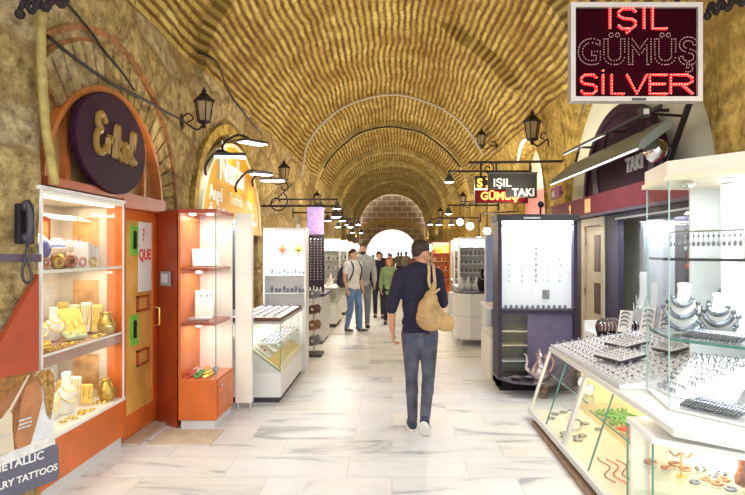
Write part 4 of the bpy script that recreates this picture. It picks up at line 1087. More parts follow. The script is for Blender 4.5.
kiosk(-1, 13.6, ('white counter behind the couple near the purple banner', 'lit white cabinet just behind the couple on the left'), 1.22, seed=1)
kiosk(-1, 16.2, ('second white counter on the left past the couple', 'second lit white cabinet on the left past the couple'), 1.22, seed=2)
kiosk(-1, 19.2, ('third white counter down the left side', 'third lit white cabinet down the left side'), 1.26, seed=3)
kiosk(-1, 23.0, ('fourth white counter far down the left side', 'fourth lit white cabinet far down the left side'), 1.3, seed=4)
kiosk(-1, 28.0, ('last small white counter near the archway on the left', 'last lit cabinet near the archway on the left'), 1.4, seed=5)
kiosk(1, 13.6, ('white counter just beyond the white kiosk on the right', 'lit white cabinet beyond the white kiosk on the right'), 1.46, seed=6)
kiosk(1, 16.6, ('white counter before the orange lit shop on the right', 'lit white cabinet before the orange shop on the right'), 1.68, seed=7)
kiosk(1, 24.0, ('white counter past the orange lit shop on the right', 'lit cabinet past the orange shop on the right'), 1.45, seed=8)
kiosk(1, 29.0, ('last small white counter near the archway on the right', 'last lit cabinet near the archway on the right'), 1.45, seed=9)
# orange lit shop front
og = lit_cabinet('orange_cabinet', 'glowing orange shop cabinet right of the walking man', 1.30, 1.86, 20.0, 1.94, (.75, 1.05, 1.35, 1.62), pw=26, frame='orange_wood', back='orange_wood', shelfm='cream', lightcol=(1, .75, .45), base=.5)
for k in range(4):
    for j in range(4):
        zz = (.75, 1.05, 1.35, 1.62)[k]; c_ = (1.38 + .12*j, 20.12, zz)
        o = MB().lathe([(.035, 0), (.05, .04), (.03, .10), (.035, .13)], (0, 0, 0), 10).build('vase', ('gold', 'bead_amber', 'warm_white', 'bead_red')[(k+j) % 4], smooth=True); o.location = (c_[0], c_[1], c_[2]+.002)
        tag(o, '%s little vase on the shelves of the orange shop cabinet' % ('gold', 'amber', 'white', 'red')[(k+j) % 4], 'vase', '%s vases in the orange cabinet' % ('gold', 'amber', 'white', 'red')[(k+j) % 4])

def bar_lamp(side, y, z, reach, label, heads=1, x_w=2.4, lit=0):
    t = thing('bracket_lamp', label, 'lamp', (side*x_w, y, z))
    MB().bar((side*x_w, y, z), (side*(x_w-reach), y, z), .035, .035).build('arm', 'iron', t)
    MB().box(*sorted((side*x_w, side*(x_w-.03))), y-.06, y+.06, z-.12, z+.10).build('wall_plate', 'iron', t)
    for k in range(heads):
        p = Vector((side*(x_w-reach+.02+.35*k), y, z))
        h_ = MB().tube([p, p + Vector((0, 0, -.08))], .014, 6).lathe([(.03, 0), (.05, -.03), (.10, -.14)], p + Vector((0, 0, -.06)), 12).build('head', 'dark_grey', t, smooth=True)
        MB().ell(p + Vector((0, 0, -.20)), (.085, .085, .02), 12, 6).build('bulb', 'lamp_white', h_)
    if lit: point('bracket_light', (side*(x_w-reach+.02), y, z-.32), lit, (1, .9, .72), .06)
    return t
for i, (y, z, rch, hd) in enumerate(((11.3, 2.50, 1.45, 1), (13.2, 2.78, 1.3, 2), (15.2, 2.62, 1.25, 2), (17.4, 2.55, 1.3, 2), (20.5, 2.75, 1.3, 2), (24.5, 2.6, 1.2, 2))):
    bar_lamp(-1, y, z, rch, ('nearest', 'second', 'third', 'fourth', 'fifth', 'farthest')[i] + ' bracket lamp on an iron bar over the left shops', hd, 2.45 if y < 20 else 2.4, 38)
for i, (y, z, rch, hd) in enumerate(((11.6, 3.17, 1.55, 1), (14.5, 2.75, 1.2, 1), (17.5, 2.62, 1.2, 2), (21.5, 2.8, 1.2, 2))):
    bar_lamp(1, y, z, rch, ('nearest', 'second', 'third', 'farthest')[i] + ' bracket lamp on an iron bar over the right shops', hd, 2.6 if y < 13 else 2.5, 38)
# round glowing globe lamps beside the hanging signs
for i, (px, py, Y, r_) in enumerate(((479, 241, 12.5, .12), (487, 231, 11.0, .09), (470, 226, 15, .12), (460, 222, 17.0, .12))):
    p = K(px, py, Y)
    t = thing('globe_lamp', ('large bright globe lamp above the white kiosk', 'bright globe lamp nearest the black signs', 'third bright globe lamp hanging over the right shops', 'farthest bright globe lamp hanging over the right shops')[i], 'lamp', p)
    MB().ell(p, r_ * .8).build('globe', 'lamp_soft', t, smooth=True)
    MB().tube([p + Vector((0, 0, r_*.7)), p + Vector((0, 0, .55))], .012, 6).tube([p + Vector((0, 0, .55)), (2.55, Y, p.z+.6)], .014, 6).build('hanger', 'iron', t)
    MB().lathe([(.03, r_*.72), (.05, r_*.8), (.02, r_)], p, 10).build('cap', 'iron', t)
# ================================================================== RIGHT SIDE
# hanging red LED sign
SY = 4.6
led = thing('led_sign', 'large framed black sign with glowing red dotted letters hanging top right', 'sign', K(637, 51, SY))
a, b = K(571, 101, SY), K(703, 2, SY)
fr = .035
MB().box(a.x, b.x, SY, SY+.09, a.z, a.z+fr).box(a.x, b.x, SY, SY+.09, b.z-fr, b.z).box(a.x, a.x+fr, SY, SY+.09, a.z+fr, b.z-fr).box(b.x-fr, b.x, SY, SY+.09, a.z+fr, b.z-fr).build('frame', mat('led_frame', (.46, .42, .39), .35, .3), led)
MB().box(a.x+fr, b.x-fr, SY+.03, SY+.08, a.z+fr, b.z-fr).build('panel', mat('led_black', (.022, .002, .005), .9, spec=.0), led)
led_halo = mat('halo_red', (.9, .02, .02), .4, emit=1.6, ecol=(1, .006, .012)); led_dot = mat('led_dot', (1, .5, .45), .4, emit=1.6, ecol=(1, .50, .40)); led_off = mat('led_unlit', (.50, .30, .30), .4)
GL = {  # single-stroke capitals in a unit box
 'I': [[(.5, 0), (.5, 1)]], 'L': [[(.05, 1), (.05, 0), (1, 0)]], 'V': [[(0, 1), (.5, 0), (1, 1)]],
 'E': [[(1, 1), (0, 1), (0, 0), (1, 0)], [(0, .52), (.9, .52)]],
 'R': [[(0, 0), (0, 1), (.75, 1), (.98, .86), (.98, .64), (.75, .5), (0, .5)], [(.5, .5), (1, 0)]],
 'S': [[(1, .84), (.8, 1), (.25, 1), (.02, .84), (.02, .64), (.25, .52), (.75, .48), (.98, .36), (.98, .16), (.75, 0), (.2, 0), (0, .16)]]}
GL['Ş'] = GL['S'] + [[(.5, 0), (.62, -.13), (.45, -.22)]]
GL['İ'] = GL['I'] + [[(.5, 1.2), (.5, 1.23)]]
def led_letter(ch, x0, x1, y0, y1):
    par = Vector(led.location)
    A = K(x0, y1, SY); B = K(x1, y0, SY)
    st, dt = MB(), MB()
    for s_ in GL[ch]:
        P = [Vector((A.x + (B.x-A.x)*u, SY+.026, A.z + (B.z-A.z)*v)) for u, v in s_]
        st.tube(P, .0115, 6)  # glowing red tubes stand in for the LED halo on the panel
        for p, q in zip(P, P[1:]):
            n = max(1, round((q-p).length / .022))
            for k in range(n): dt.ell(p + (q-p)*k/n + Vector((0, -.013, 0)), .0042, 6, 4)
        dt.ell(P[-1] + Vector((0, -.013, 0)), .0042, 6, 4)
    o = st.build('letter_halo', led_halo, led); d_ = dt.build('led_dots', led_dot, o)
for ch, x0, x1 in (('I', 606, 616), ('Ş', 619.5, 637), ('I', 640.5, 650), ('L', 653, 668)): led_letter(ch, x0, x1, 7.5, 27.5)
for ch, x0, x1 in (('S', 582, 597.5), ('İ', 600, 608), ('L', 612, 625), ('V', 628, 648), ('E', 651, 668), ('R', 672, 694)): led_letter(ch, x0, x1, 74, 93)
# unlit outlined word
def outline_dots(txt, px0, px1, py0, py1):
    cu = bpy.data.curves.new('lettering', 'FONT'); cu.body = txt; cu.size = 1; cu.offset = .012; cu.resolution_u = 5
    ob = bpy.data.objects.new('lettering', cu); COL.objects.link(ob); bpy.context.view_layer.update()
    me = bpy.data.meshes.new_from_object(ob.evaluated_get(bpy.context.evaluated_depsgraph_get()))
    bm = bmesh.new(); bm.from_mesh(me); bmesh.ops.remove_doubles(bm, verts=bm.verts[:], dist=1e-5)
    es = [(e.verts[0].co.copy(), e.verts[1].co.copy()) for e in bm.edges if len(e.link_faces) == 1]
    xs = [v.co.x for v in bm.verts]; ys = [v.co.y for v in bm.verts]
    x0, x1, y0, y1 = min(xs), max(xs), min(ys), max(ys)
    A = K(px0, py1, SY); B = K(px1, py0, SY)
    f = lambda v: Vector((A.x + (v.x-x0)/(x1-x0)*(B.x-A.x), SY+.02, A.z + (v.y-y0)/(y1-y0)*(B.z-A.z)))
    mb = MB(); placed = []
    for p, q in es:
        p, q = f(p), f(q); n = max(1, round((q-p).length / .019))
        for k in range(n):
            c = p + (q-p)*k/n
            if all((c-d).length > .013 for d in placed): placed.append(c); mb.ell(c, .0046, 6, 4)
    bm.free(); bpy.data.objects.remove(ob); bpy.data.curves.remove(cu); bpy.data.meshes.remove(me)
    return mb
outline_dots('GÜMÜŞ', 579, 699, 32, 71).build('unlit_lettering', led_off, led)
for x_ in (595, 680):
    MB().bar(K(x_, 2, SY) + Vector((0, .05, 0)), K(x_, -28, SY) + Vector((0, .05, 0)), .03).build('hanger', 'iron', led)
MB().box(K(632, 0, SY).x, K(646, 0, SY).x, SY-.005, SY, a.z+.004, a.z+.022).build('name_plate', 'dark_grey', led)
sb = thing('sign_bracket', 'dark diagonal strut from the right wall up behind the red LED sign', 'bracket', (2.5, 5.0, 2.5))
MB().bar(K(668, 165, 5.7), K(692, 96, 5.0), .04, .04).build('strut', 'iron', sb)
MB().bar(K(692, 96, 5.0), K(640, 70, 4.75), .04, .04).build('arm', 'iron', sb)

# shop on the right: storefront wall, door, window, fascia
struct(MB().box(2.56, 2.62, 7.05, 7.45, 0, 2.12).build('trim_8', 'plum_grey'))
struct(MB().box(2.58, 2.62, 8.30, 9.55, 0, 2.12).build('wall_storefront', 'plum_grey'))
d = MB(); d.box(2.54, 2.60, 7.45, 7.55, 0, 2.10).box(2.54, 2.60, 8.2, 8.32, 0, 2.10).box(2.54, 2.60, 7.55, 8.2, 2.0, 2.10)
d2 = struct(d.build('door_2', 'cream', origin=Vector((2.57, 7.45, 0))))
MB().box(2.565, 2.59, 7.56, 8.19, .02, 1.99).build('leaf', 'cream', d2)
for z0_, z1_ in ((.9, 1.28), (1.42, 1.88)): MB().box(2.555, 2.566, 7.62, 7.84, z0_, z1_).build('dark_pane', 'dark_wood', d2)
for zz in (1.1, 1.75): MB().tube([(2.55, 8.19, zz), (2.55, 8.19, zz+.1)], .012, 6).build('hinge', 'steel', d2)
w = MB(); w.box(2.54, 2.60, 4.3, 7.05, 2.03, 2.12).box(2.54, 2.60, 4.3, 7.05, .5, .6).box(2.54, 2.60, 6.96, 7.05, .6, 2.03).box(2.54, 2.60, 4.3, 4.4, .6, 2.03)
win = struct(w.build('window_1', 'plum_grey', origin=Vector((2.57, 5.6, .6))))
MB().box(2.568, 2.574, 4.4, 6.96, .6, 2.03).build('glass_pane', 'clear_glass', win)
MB().box(2.535, 2.545, 4.3, 7.05, 2.035, 2.055).build('frame_edge', 'grey_white', win)
wd = thing('window_display', 'display backing with pale blue-grey and purple panels inside the right shop window', 'display', (2.8, 6.0, .6))
MB().box(2.84, 2.87, 4.4, 7.0, .6, 2.03).build('back_panel', mat('blue_grey_panel', (.50, .54, .62), .5, var=.1), wd)
MB().box(2.70, 2.84, 5.72, 5.92, .6, 2.0).build('dark_column', 'plum_grey', wd)
MB().box(2.60, 2.84, 4.4, 7.0, .56, .6).build('deck', 'grey_white', wd)
area('window_light', (2.72, 6.3, 2.0), .15, 1.3, 14, (.95, .96, 1))
for k in range(3):
    bust('necklace_bust', (2.72, 6.72 - .29*k, .602), (.85, .75, .62)[k], ('tallest', 'middle', 'shortest')[k] + ' pale necklace panel bust inside the right shop window', m='grey_white', rz=-PI/2*.7, cm='silver', w=.26, chains=3)
for k in range(8):
    p = (2.66, 5.62 - .035*k - .01, 1.85 - .17*(k % 4))
    o = MB(); o.tube([(0, 0, 0), (0, 0, -.12)], .003, 4); o.ell((0, 0, -.14), (.02, .02, .03), 8, 6)
    o = o.build('hanging_pendant', ('silver', 'bead_red', 'white')[k % 3], smooth=True); o.location = p
    tag(o, '%s pendant hanging in front of the dark column in the right shop window' % ('silver', 'red', 'white')[k % 3], 'pendant', '%s pendants by the dark column' % ('silver', 'red', 'white')[k % 3])
fa = thing('shop_fascia', 'plum red fascia board above the cream door and window on the right', 'fascia', (2.47, 7.0, 2.12))
MB().box(2.44, 2.53, 4.3, 9.5, 2.13, 2.36).build('red_board', 'plum_red', fa)
MB().box(2.42, 2.56, 4.3, 9.5, 2.10, 2.13).build('lower_edge', 'plum_grey', fa)
n9 = MB().box(2.436, 2.44, 7.62, 7.84, 2.16, 2.33).build('number_plate', mat('plate_amber', (.70, .38, .10), .4), fa)
text_mb('9', .20, (2.434, 8.52, 2.17), (0, -1, 0), (0, 0, 1), .002, bold=.004).build('numeral', 'gold', fa)
sgn = thing('arched_sign', 'dark plum arched sign with silver letters above the right shop window', 'sign', (2.5, 6.9, 2.36))
pts = [(6.88 + 1.12 * math.sin(s/24*PI/2), 2.36 + .86 * math.cos(s/24*PI/2)) for s in range(-24, 25)]
MB().ext([(2.52, y, z) for y, z in pts], (.05, 0, 0)).build('board', mat('plum_dark', (.035, .010, .024), .7, var=.2, spec=.1), sgn)
mb = MB(); ring(mb, 1, 6.88, 1.10, .84, .09, 2.49, 2.57, 2.36); mb.build('rim', 'plum', sgn)
MB().ext([(2.515, 6.10, 2.37), (2.515, 5.98, 2.37), (2.515, 5.86, 2.72), (2.515, 6.0, 2.76)], (-.01, 0, 0)).build('stripe', 'plum_grey', sgn)
text_mb('TAKI', .21, (2.515, 6.66, 2.52), (0, -1, 0), (0, 0, 1), .012, bold=.005).build('lettering', 'grey_white', sgn)
MB().ext([(2.515, 7.72, 2.38), (2.515, 7.52, 2.38), (2.515, 7.66, 2.80), (2.515, 7.80, 2.76)], (-.01, 0, 0)).build('stripe', 'plum_grey', sgn)
ss = thing('small_sign', 'small purple sign with white letters at the corner of the plum fascia', 'sign', (2.4, 9.0, 2.5))
MB().box(2.36, 2.39, 8.75, 9.2, 2.44, 2.60).build('board', mat('small_purple', (.28, .06, .20), .4), ss)
text_mb('IŞIL', .10, (2.355, 9.14, 2.48), (0, -1, 0), (0, 0, 1), .002, bold=.003).build('lettering', 'white', ss)
MB().box(2.39, 2.45, 8.9, 8.95, 2.5, 2.54).build('fixing', 'iron', ss)
# long lamp housing sloping over the front
cn = thing('canopy_light', 'long grey sloping lamp housing over the right shop front', 'lamp', (2.1, 6.6, 2.6))
yn, yf = 5.15, 8.0
sec = [(2.04, 2.535), (2.06, 2.60), (2.28, 2.78), (2.34, 2.76), (2.34, 2.72), (2.09, 2.53)]
MB().ext([(x, yn, z) for x, z in sec], (0, yf-yn, 0)).build('housing', mat('housing_grey', (.17, .19, .17), .4, var=.1), cn, bevel=.006)
MB().box(2.035, 2.052, yn+.02, yf-.02, 2.524, 2.534).build('light_tube', mat('tube_white', (1, 1, 1), .4, emit=2.0), cn)
MB().bar((2.3, 5.3, 2.92), (2.3, 8.3, 2.98), .03, .03).build('top_rail', 'dark_grey', cn)
for yy in (5.6, 6.6, 7.6):
    MB().bar((2.25, yy, 2.77), (2.3, yy, 2.95), .025).bar((2.3, yy, 2.95), (2.50, yy, 2.95), .025).build('bracket', 'iron', cn)
area('canopy_light_lamp', (2.06, 6.6, 2.51), .05, 2.6, 18, (1, .98, .95))
sp_ = thing('spot_lamp', 'chrome ringed spot lamp at the near end of the canopy light', 'lamp', (2.34, 5.35, 2.55))
c = Vector((2.28, 5.36, 2.55)); MM = RZ(.3) @ RX(PI/2 - .2)
MB().lathe([(.05, .10), (.085, .06), (.10, -.04), (.09, -.04)], c, 16, MM).build('shell', 'chrome', sp_, smooth=True)
MB().lathe([(.085, -.03), (.085, -.02)], c, 16, MM).build('lens', 'dark_grey', sp_)
MB().tube([c, c + Vector((.1, .05, .06)), (2.52, 5.5, 2.6)], .014, 6).build('arm', 'iron', sp_)
ov = thing('small_bracket', 'small white and black electrical box under the red LED sign', 'fixture', (2.2, 5.25, 2.85))
p = K(645, 112, 5.2); MB().box(p.x-.04, p.x+.04, 5.18, 5.25, p.z-.04, p.z+.04).build('box', 'dark_grey', ov); MB().box(p.x-.022, p.x+.022, 5.17, 5.18, p.z-.022, p.z+.022).build('face', 'white', ov)
MB().bar((p.x, 5.25, p.z), (2.5, 5.35, p.z), .02).build('stem', 'iron', ov)

# ring counter along the aisle
XT, XBm = 1.58, 1.39
YA, YB = 4.0, 6.24
rc = thing('ring_counter', 'long white counter covered in rings with sloping glass front, right of aisle', 'counter', (1.9, 5.0, 0))
MB().box(1.44, 2.5, YA, YB-.03, 0, .055).build('plinth', 'dark_wood', rc)
MB().prism([(1.40, YA), (2.5, YA), (2.5, YB), (1.40, YB)], .055, .085).build('floor_panel', 'warm_white', rc)
MB().bar((XBm, YA, .085), (XBm, YB+.01, .085), .045, .05).build('bottom_rail', 'grey_white', rc)
MB().box(1.90, 1.93, YA, YB, .085, .68).build('back_panel', mat('lit_cream', (.86, .70, .40), .5, var=.04), rc)
MB().box(1.93, 2.5, YA, YB, .085, .68).build('rear_cabinet', 'white', rc)
topp = [(XT, YB), (2.52, YB), (2.52, 2.98), (1.80, 3.10), (1.525, 3.36), (1.55, 3.76)]
MB().prism(topp, .672, .715).build('counter_top', mat('counter_cream', (.80, .79, .74), .35, var=.03), rc, bevel=.004)
def slant(x0, x1, y0, y1, m, nm, z0=.09, z1=.672, th=.008):
    return MB().ext([(x0, y0, z0), (x0, y1, z0), (x1, y1, z1), (x1, y0, z1)], (th, 0, 0)).build(nm, m, rc)
slant(XBm, XT, YA, 5.02, 'wide_glass', 'front_glass'); slant(XBm, XT, 5.08, YB, 'wide_glass', 'front_glass')
slant(XBm-.008, XT-.008, 5.02, 5.08, 'grey_white', 'divider_post', th=.03)
for yy in (4.42, 5.62): slant(XBm-.003, XT-.003, yy, yy+.008, 'glass_edge', 'glass_joint', th=.012)
MB().ext([(XBm, YB, .09), (1.90, YB, .09), (1.90, YB, .672), (XT, YB, .672)], (0, -.006, 0)).build('end_glass', 'clear_glass', rc)
slant(XBm-.004, XT-.004, YB-.02, YB+.012, 'grey_white', 'end_post', th=.025)
o = MB().box(1.60, 1.90, YA+.02, 5.02, .385, .393).build('shelf', 'shelf_glass', rc); MB().box(1.597, 1.603, YA+.02, 5.02, .383, .395).build('shelf_edge', 'glass_edge', o)
o = MB().box(1.60, 1.90, 5.08, YB-.02, .43, .438).build('shelf', 'shelf_glass', rc); MB().box(1.597, 1.603, 5.08, YB-.02, .428, .44).build('shelf_edge', 'glass_edge', o)
for y0_, y1_ in ((YA, 5.0), (5.1, YB)): area('counter_light', (1.72, (y0_+y1_)/2, .665), .16, 1.0, 5.5, (1, .84, .60))
tag(MB().bar((1.345, 3.6, .02), (1.375, 6.0, .02), .05, .035).build('skirting_board', mat('brown_strip', (.30, .19, .11), .5, var=.2)), 'brown timber strip lying on the floor along the ring counter', 'board')
# sloping white ring pads on top
def pad_z(x): return .738 + (x - 1.60) * .17
mat('pad_white', (.88, .88, .89), .8, var=.02)
pt = thing('ring_tray', 'sloping white padded ring tray covering the right-hand counter top', 'tray', (2.0, 5.0, .716))
MB().ext([(1.60, 4.33, .717), (2.50, 4.33, .717), (2.50, 4.33, pad_z(2.50)), (1.60, 4.33, pad_z(1.60))], (0, 1.88, 0)).build('pad', 'pad_white', pt)
mb = MB()
for i in range(33):
    for j in range(16):
        x_ = 1.63 + .054*j; y_ = 4.37 + .0564*i; M = Matrix.Translation((x_, y_, pad_z(x_))) @ RZ(.5)
        mb.box(-.016, .016, -.0028, .0028, -.004, .0035, M)
q_ = mb.build('slots', mat('slot_grey', (.46, .45, .48), .7), pt); q_['kind'] = 'stuff'
MB().box(1.588, 1.60, 4.33, 6.21, .717, .75).build('rim', 'grey_white', pt)
for i in range(18):
    for j in range(12):
        x_ = 1.630 + .074*j; y_ = 4.37 + .103*i + .03*(j % 2)
        if y_ > 6.19: continue
        if 1.80 < x_ < 2.06 and 4.86 < y_ < 5.22: continue
        put_ring((x_, y_, pad_z(x_) + .011), .55, 'silver ring standing in the sloping white tray on the right-hand counter', 'rings on the right counter tray', (sm, sm2)[RND.random() < .3], s=.82)
for i, (x_, y_, w_, l_, lab) in enumerate(((1.86, 5.05, .13, .34, 'dark-edged raised ring tray tilted among the rings nearest the aisle'), (2.08, 5.5, .12, .3, 'dark-edged raised ring tray behind the first one'), (2.26, 5.0, .10, .22, 'small dark-edged ring tray at the back of the counter'))):
    t = thing('ring_box', lab, 'tray', (x_, y_, pad_z(x_)))
    M = Matrix.Translation((x_, y_, pad_z(x_) + .034)) @ RZ(.3) @ RY(-.17)
    MB().box(-w_, w_, -l_/2, l_/2, 0, .02, M).build('base', 'dark_grey', t); MB().box(-w_+.01, w_-.01, -l_/2+.01, l_/2-.01, .02, .028, M).build('pad', 'pad_white', t)
    mb = MB()
    for a_ in range(4):
        for b_ in range(5): mb.torus(M @ Vector((-w_+.04+a_*(w_*2-.08)/3, -l_/2+.04+b_*(l_-.08)/4, .042)), .014, .004, 10, 4, RX(PI/2))
    q_ = mb.build('rings', 'silver', t); q_['kind'] = 'stuff'
# dark ring rolls and white cards at the back
def ring_roll(c, label, m='dark_wood', rz=.5, L_=.2, r_=.048):
    t = thing('ring_roll', label, 'ring roll', c)
    M = Matrix.Translation(Vector(c) + Vector((0, 0, r_+.053))) @ RZ(rz)
    MB().tube([M @ Vector((-L_/2, 0, 0)), M @ Vector((L_/2, 0, 0))], r_, 14).build('roll', m, t, smooth=True)
    MB().ext([M @ Vector((-L_/2, -.05, -r_-.05)), M @ Vector((L_/2, -.05, -r_-.05)), M @ Vector((L_/2, .0, -.01)), M @ Vector((-L_/2, .0, -.01))], M.to_3x3() @ Vector((0, .05, 0))).build('stand', 'black', t)
    mb = MB()
    for k in range(5): mb.torus(M @ Vector((-L_*.4 + L_*.2*k, 0, 0)), r_+.004, .006, 14, 5, RZ(rz) @ RY(PI/2))
    mb.build('bracelet', 'silver', t, smooth=True)
zb = .716 + .05
tt = thing('riser', 'white stepped riser at the back of the ring counter', 'riser', (2.4, 6.1, .7))
MB().box(2.16, 2.50, 6.25, 6.95, 0, .80).build('step', 'white', tt); MB().box(2.16, 2.5, 6.95, 7.0, 0, .9).build('back_step', 'white', tt)
for i, (x_, y_, rz) in enumerate(((2.2, 6.36, .2), (2.27, 6.55, .2), (2.36, 6.74, .2), (2.43, 6.40, .2), (2.45, 6.63, .2))):
    ring_roll((x_, y_, .80), ('dark roll with silver bangles nearest the aisle on the white riser', 'second dark roll with silver bangles on the white riser', 'farthest dark roll on the white riser by the cream door', 'dark roll with silver bangles beside the shop window', 'back dark roll with silver bangles by the shop window')[i], 'plum' if i % 2 else 'dark_wood', rz)
for i, (x_, y_, h_, lab) in enumerate(((2.28, 6.10, .22, 'white bracelet stand at the back of the ring counter by the dark rolls'), (2.40, 5.85, .26, 'white bracelet stand in front of the shop window'), (2.44, 5.55, .24, 'third white bracelet stand in front of the shop window'), (2.38, 5.25, .2, 'fourth white stand half behind the glass tower'))):
    z_ = pad_z(x_)
    t = thing('bracelet_stand', lab, 'stand', (x_, y_, z_)); M = Matrix.Translation((x_, y_, z_ + .022)) @ RZ(-1.0) @ RX(-.25)
    MB().box(-.07, .07, -.012, .012, .006, h_, M).build('board', 'white', t)
    mb = MB()
    for k in range(4): mb.torus(M @ Vector((0, -.01, .04 + k * (h_-.06)/4 + .02)), .045, .007, 14, 5, RZ(-1.0) @ RX(PI/2 + .2), 1, .5)
    mb.build('bracelets', 'dark_silver', t, smooth=True)
# inside the ring counter
mats_r = [mat('strand_green', (.10, .26, .06), .4, var=.4, scale=30), mat('strand_red', (.62, .07, .02), .4, var=.3, scale=30)]
def strand(c, ln, m, label, group, r_=.008, a=0):
    pts = []
    for k in range(20):
        t = k / 19; pts.append(Vector((c[0] + .03 * math.sin(t*9 + c[1]*30) + a*t*.1, c[1] - ln/2 + ln*t, c[2] + .006 + r_)))
    mb = MB(); mb.tube(pts, r_*.5, 5)
    for p in pts: mb.ell(p, r_, 7, 5)
    tag(mb.build('bead_strand', m, smooth=True), label, 'bead strand', group)
for k in range(7): strand((1.64 + .036*k, 4.74 + .02*(k % 3), .395), .42, mats_r[0], 'green bead strand on the glass shelf inside the ring counter', 'green strands in the ring counter', .011)
for k in range(7): strand((1.64 + .036*k, 4.24 + .02*(k % 3), .395), .38, mats_r[1], 'red bead strand on the glass shelf inside the ring counter', 'red strands in the ring counter', .011)
for k in range(5): strand((1.50 + .06*k, 4.48 - .02*k, .090), .5, mats_r[1] if k % 2 else MATS['bead_brown'], ('thin red' if k % 2 else 'brown') + ' bead strand on the floor of the ring counter', ('red' if k % 2 else 'brown') + ' strands on the floor of the ring counter', .006, 1)
for k in range(1, 5):
    c_ = Vector((1.70 + .02*k, 5.22 + .17*k, .442 if k % 2 else .092))
    if not k % 2: c_.x -= .08
    t = thing('white_roll', ('white jewellery roll on the glass shelf at the far end of the ring counter' if k % 2 else 'white jewellery roll on the floor at the far end of the ring counter'), 'jewellery roll', c_, 'white rolls on the ' + ('shelf' if k % 2 else 'floor'))
    MB().tube([c_ + Vector((-.03, -.07, .036)), c_ + Vector((.03, .07, .036))], .033, 12).build('roll', 'white', t, smooth=True)
    MB().torus(c_ + Vector((0, 0, .036)), .036, .004, 14, 5, RZ(-.4) @ RX(PI/2)).torus(c_ + Vector((.012, .03, .036)), .036, .004, 14, 5, RZ(-.4) @ RX(PI/2)).build('bangle', 'dark_silver', t, smooth=True)
sbm = MB().torus((0, 0, .007), .036, .007, 14, 5).mesh('silver_bangle', smooth=True); sbm.materials.append(MATS['dark_silver'])
scatter(sbm, 'silver_bangle', 10, 1.46, 1.84, 5.2, 6.1, .088, 'dark silver bangle lying on the floor at the far end of the ring counter', 'bangle', 'bangles on the floor of the ring counter', avoid=[(1.62+.02*k, 5.22+.17*k, .11) for k in (2, 4)])

# glass tower showcase standing on the near end of the counter
A_, B_, C_, D_, E_ = (1.76, 4.28), (1.68, 3.76), (1.95, 3.36), (2.42, 3.08), (2.42, 4.28)
tw = thing('tower_showcase', 'tall glass tower showcase with cream cornice full of silver jewellery', 'showcase', (2.05, 3.8, .716))
def grow(poly, d):
    cx_ = sum(p[0] for p in poly)/len(poly); cy_ = sum(p[1] for p in poly)/len(poly)
    return [(cx_ + (x-cx_)*(1+d), cy_ + (y-cy_)*(1+d)) for x, y in poly]
PL = [A_, B_, C_, D_, E_]
MB().prism(grow(PL, .03), 2.13, 2.225).build('cornice', mat('cornice_cream', (.80, .75, .62), .4, var=.03), tw)
MB().prism(grow(PL, .07), 2.105, 2.135).build('cornice_lip', 'cream', tw)
MB().prism(PL, .718, .735).build('floor_panel', 'white', tw)
for p, q, nm in ((A_, B_, 'side_glass'), (B_, C_, 'front_glass'), (C_, D_, 'front_glass')):
    d_ = Vector((q[0]-p[0], q[1]-p[1], 0)); n_ = Vector((-d_.y, d_.x, 0)).normalized() * .004
    MB().ext([(p[0], p[1], .735), (q[0], q[1], .735), (q[0], q[1], 2.105), (p[0], p[1], 2.105)], n_).build(nm, 'clear_glass', tw)
for p in (A_, B_): MB().tube([(p[0], p[1], .735), (p[0], p[1], 2.105)], .004, 6).build('glass_joint', mat('joint_pale', (.30, .52, .45), .2), tw)
MB().box(2.05, 2.42, 4.26, 4.28, .735, 2.105).build('back_panel', 'grey_white', tw)
MB().box(2.40, 2.42, 3.1, 4.26, .735, 2.105).build('back_panel', 'white', tw)
MB().box(2.06, 2.36, 3.86, 3.88, 1.17, 2.10).build('white_partition', 'white', tw)
for zz, nm in ((1.635, 0), (1.15, 1)):
    o = MB().prism(grow(PL, -.04), zz-.012, zz).build('shelf', 'shelf_glass', tw)
    mb = MB(); g_ = grow(PL, -.035)
    for p, q in ((g_[0], g_[1]), (g_[1], g_[2]), (g_[2], g_[3])): mb.bar((p[0], p[1], zz-.006), (q[0], q[1], zz-.006), .006, .016)
    mb.build('shelf_edge', 'dark_grey' if not nm else 'glass_edge', o)
for x_, y_ in ((1.80, 3.78), (1.96, 3.60), (2.12, 3.48)):
    MB().lathe([(.035, 0), (.045, -.02), (.03, -.035)], (x_, y_, 2.10), 12).build('spot', 'chrome', tw, smooth=True)
area('tower_light', (2.03, 3.75, 2.095), .35, .5, 9, (.95, .97, 1)); area('tower_light', (2.0, 3.7, 1.61), .3, .4, 4, (.95, .97, 1)); area('tower_light', (2.0, 3.7, 1.13), .3, .4, 4, (.95, .97, 1))
# top shelf: earrings hanging in a row on clear bars
er = thing('earring_bar', 'clear bar hung with dark earrings on the upper shelf of the glass tower', 'stand', (1.95, 3.7, 1.636))
e0, e1 = Vector((1.79, 3.98, 1.80)), Vector((1.98, 3.48, 1.80)); e2 = Vector((2.28, 3.28, 1.80))
MB().tube([e0, e1, e2], .006, 6).build('bar', 'steel', er)
for p in (e0, e1, e2): MB().tube([p, (p.x, p.y, 1.636)], .006, 6).build('leg', 'steel', er)
for k in range(26):
    t = k / 25; p = e0.lerp(e1, t*1.7) if t < .588 else e1.lerp(e2, (t-.588)/.412)
    mb = MB().tube([p, p + Vector((0, 0, -.06))], .002, 4); mb.ell(p + Vector((0, 0, -.075)), (.011, .011, .018), 7, 5); mb.ell(p + Vector((0, 0, -.03)), .008, 6, 4)
    mb.build('earring', 'dark_silver', er, smooth=True)
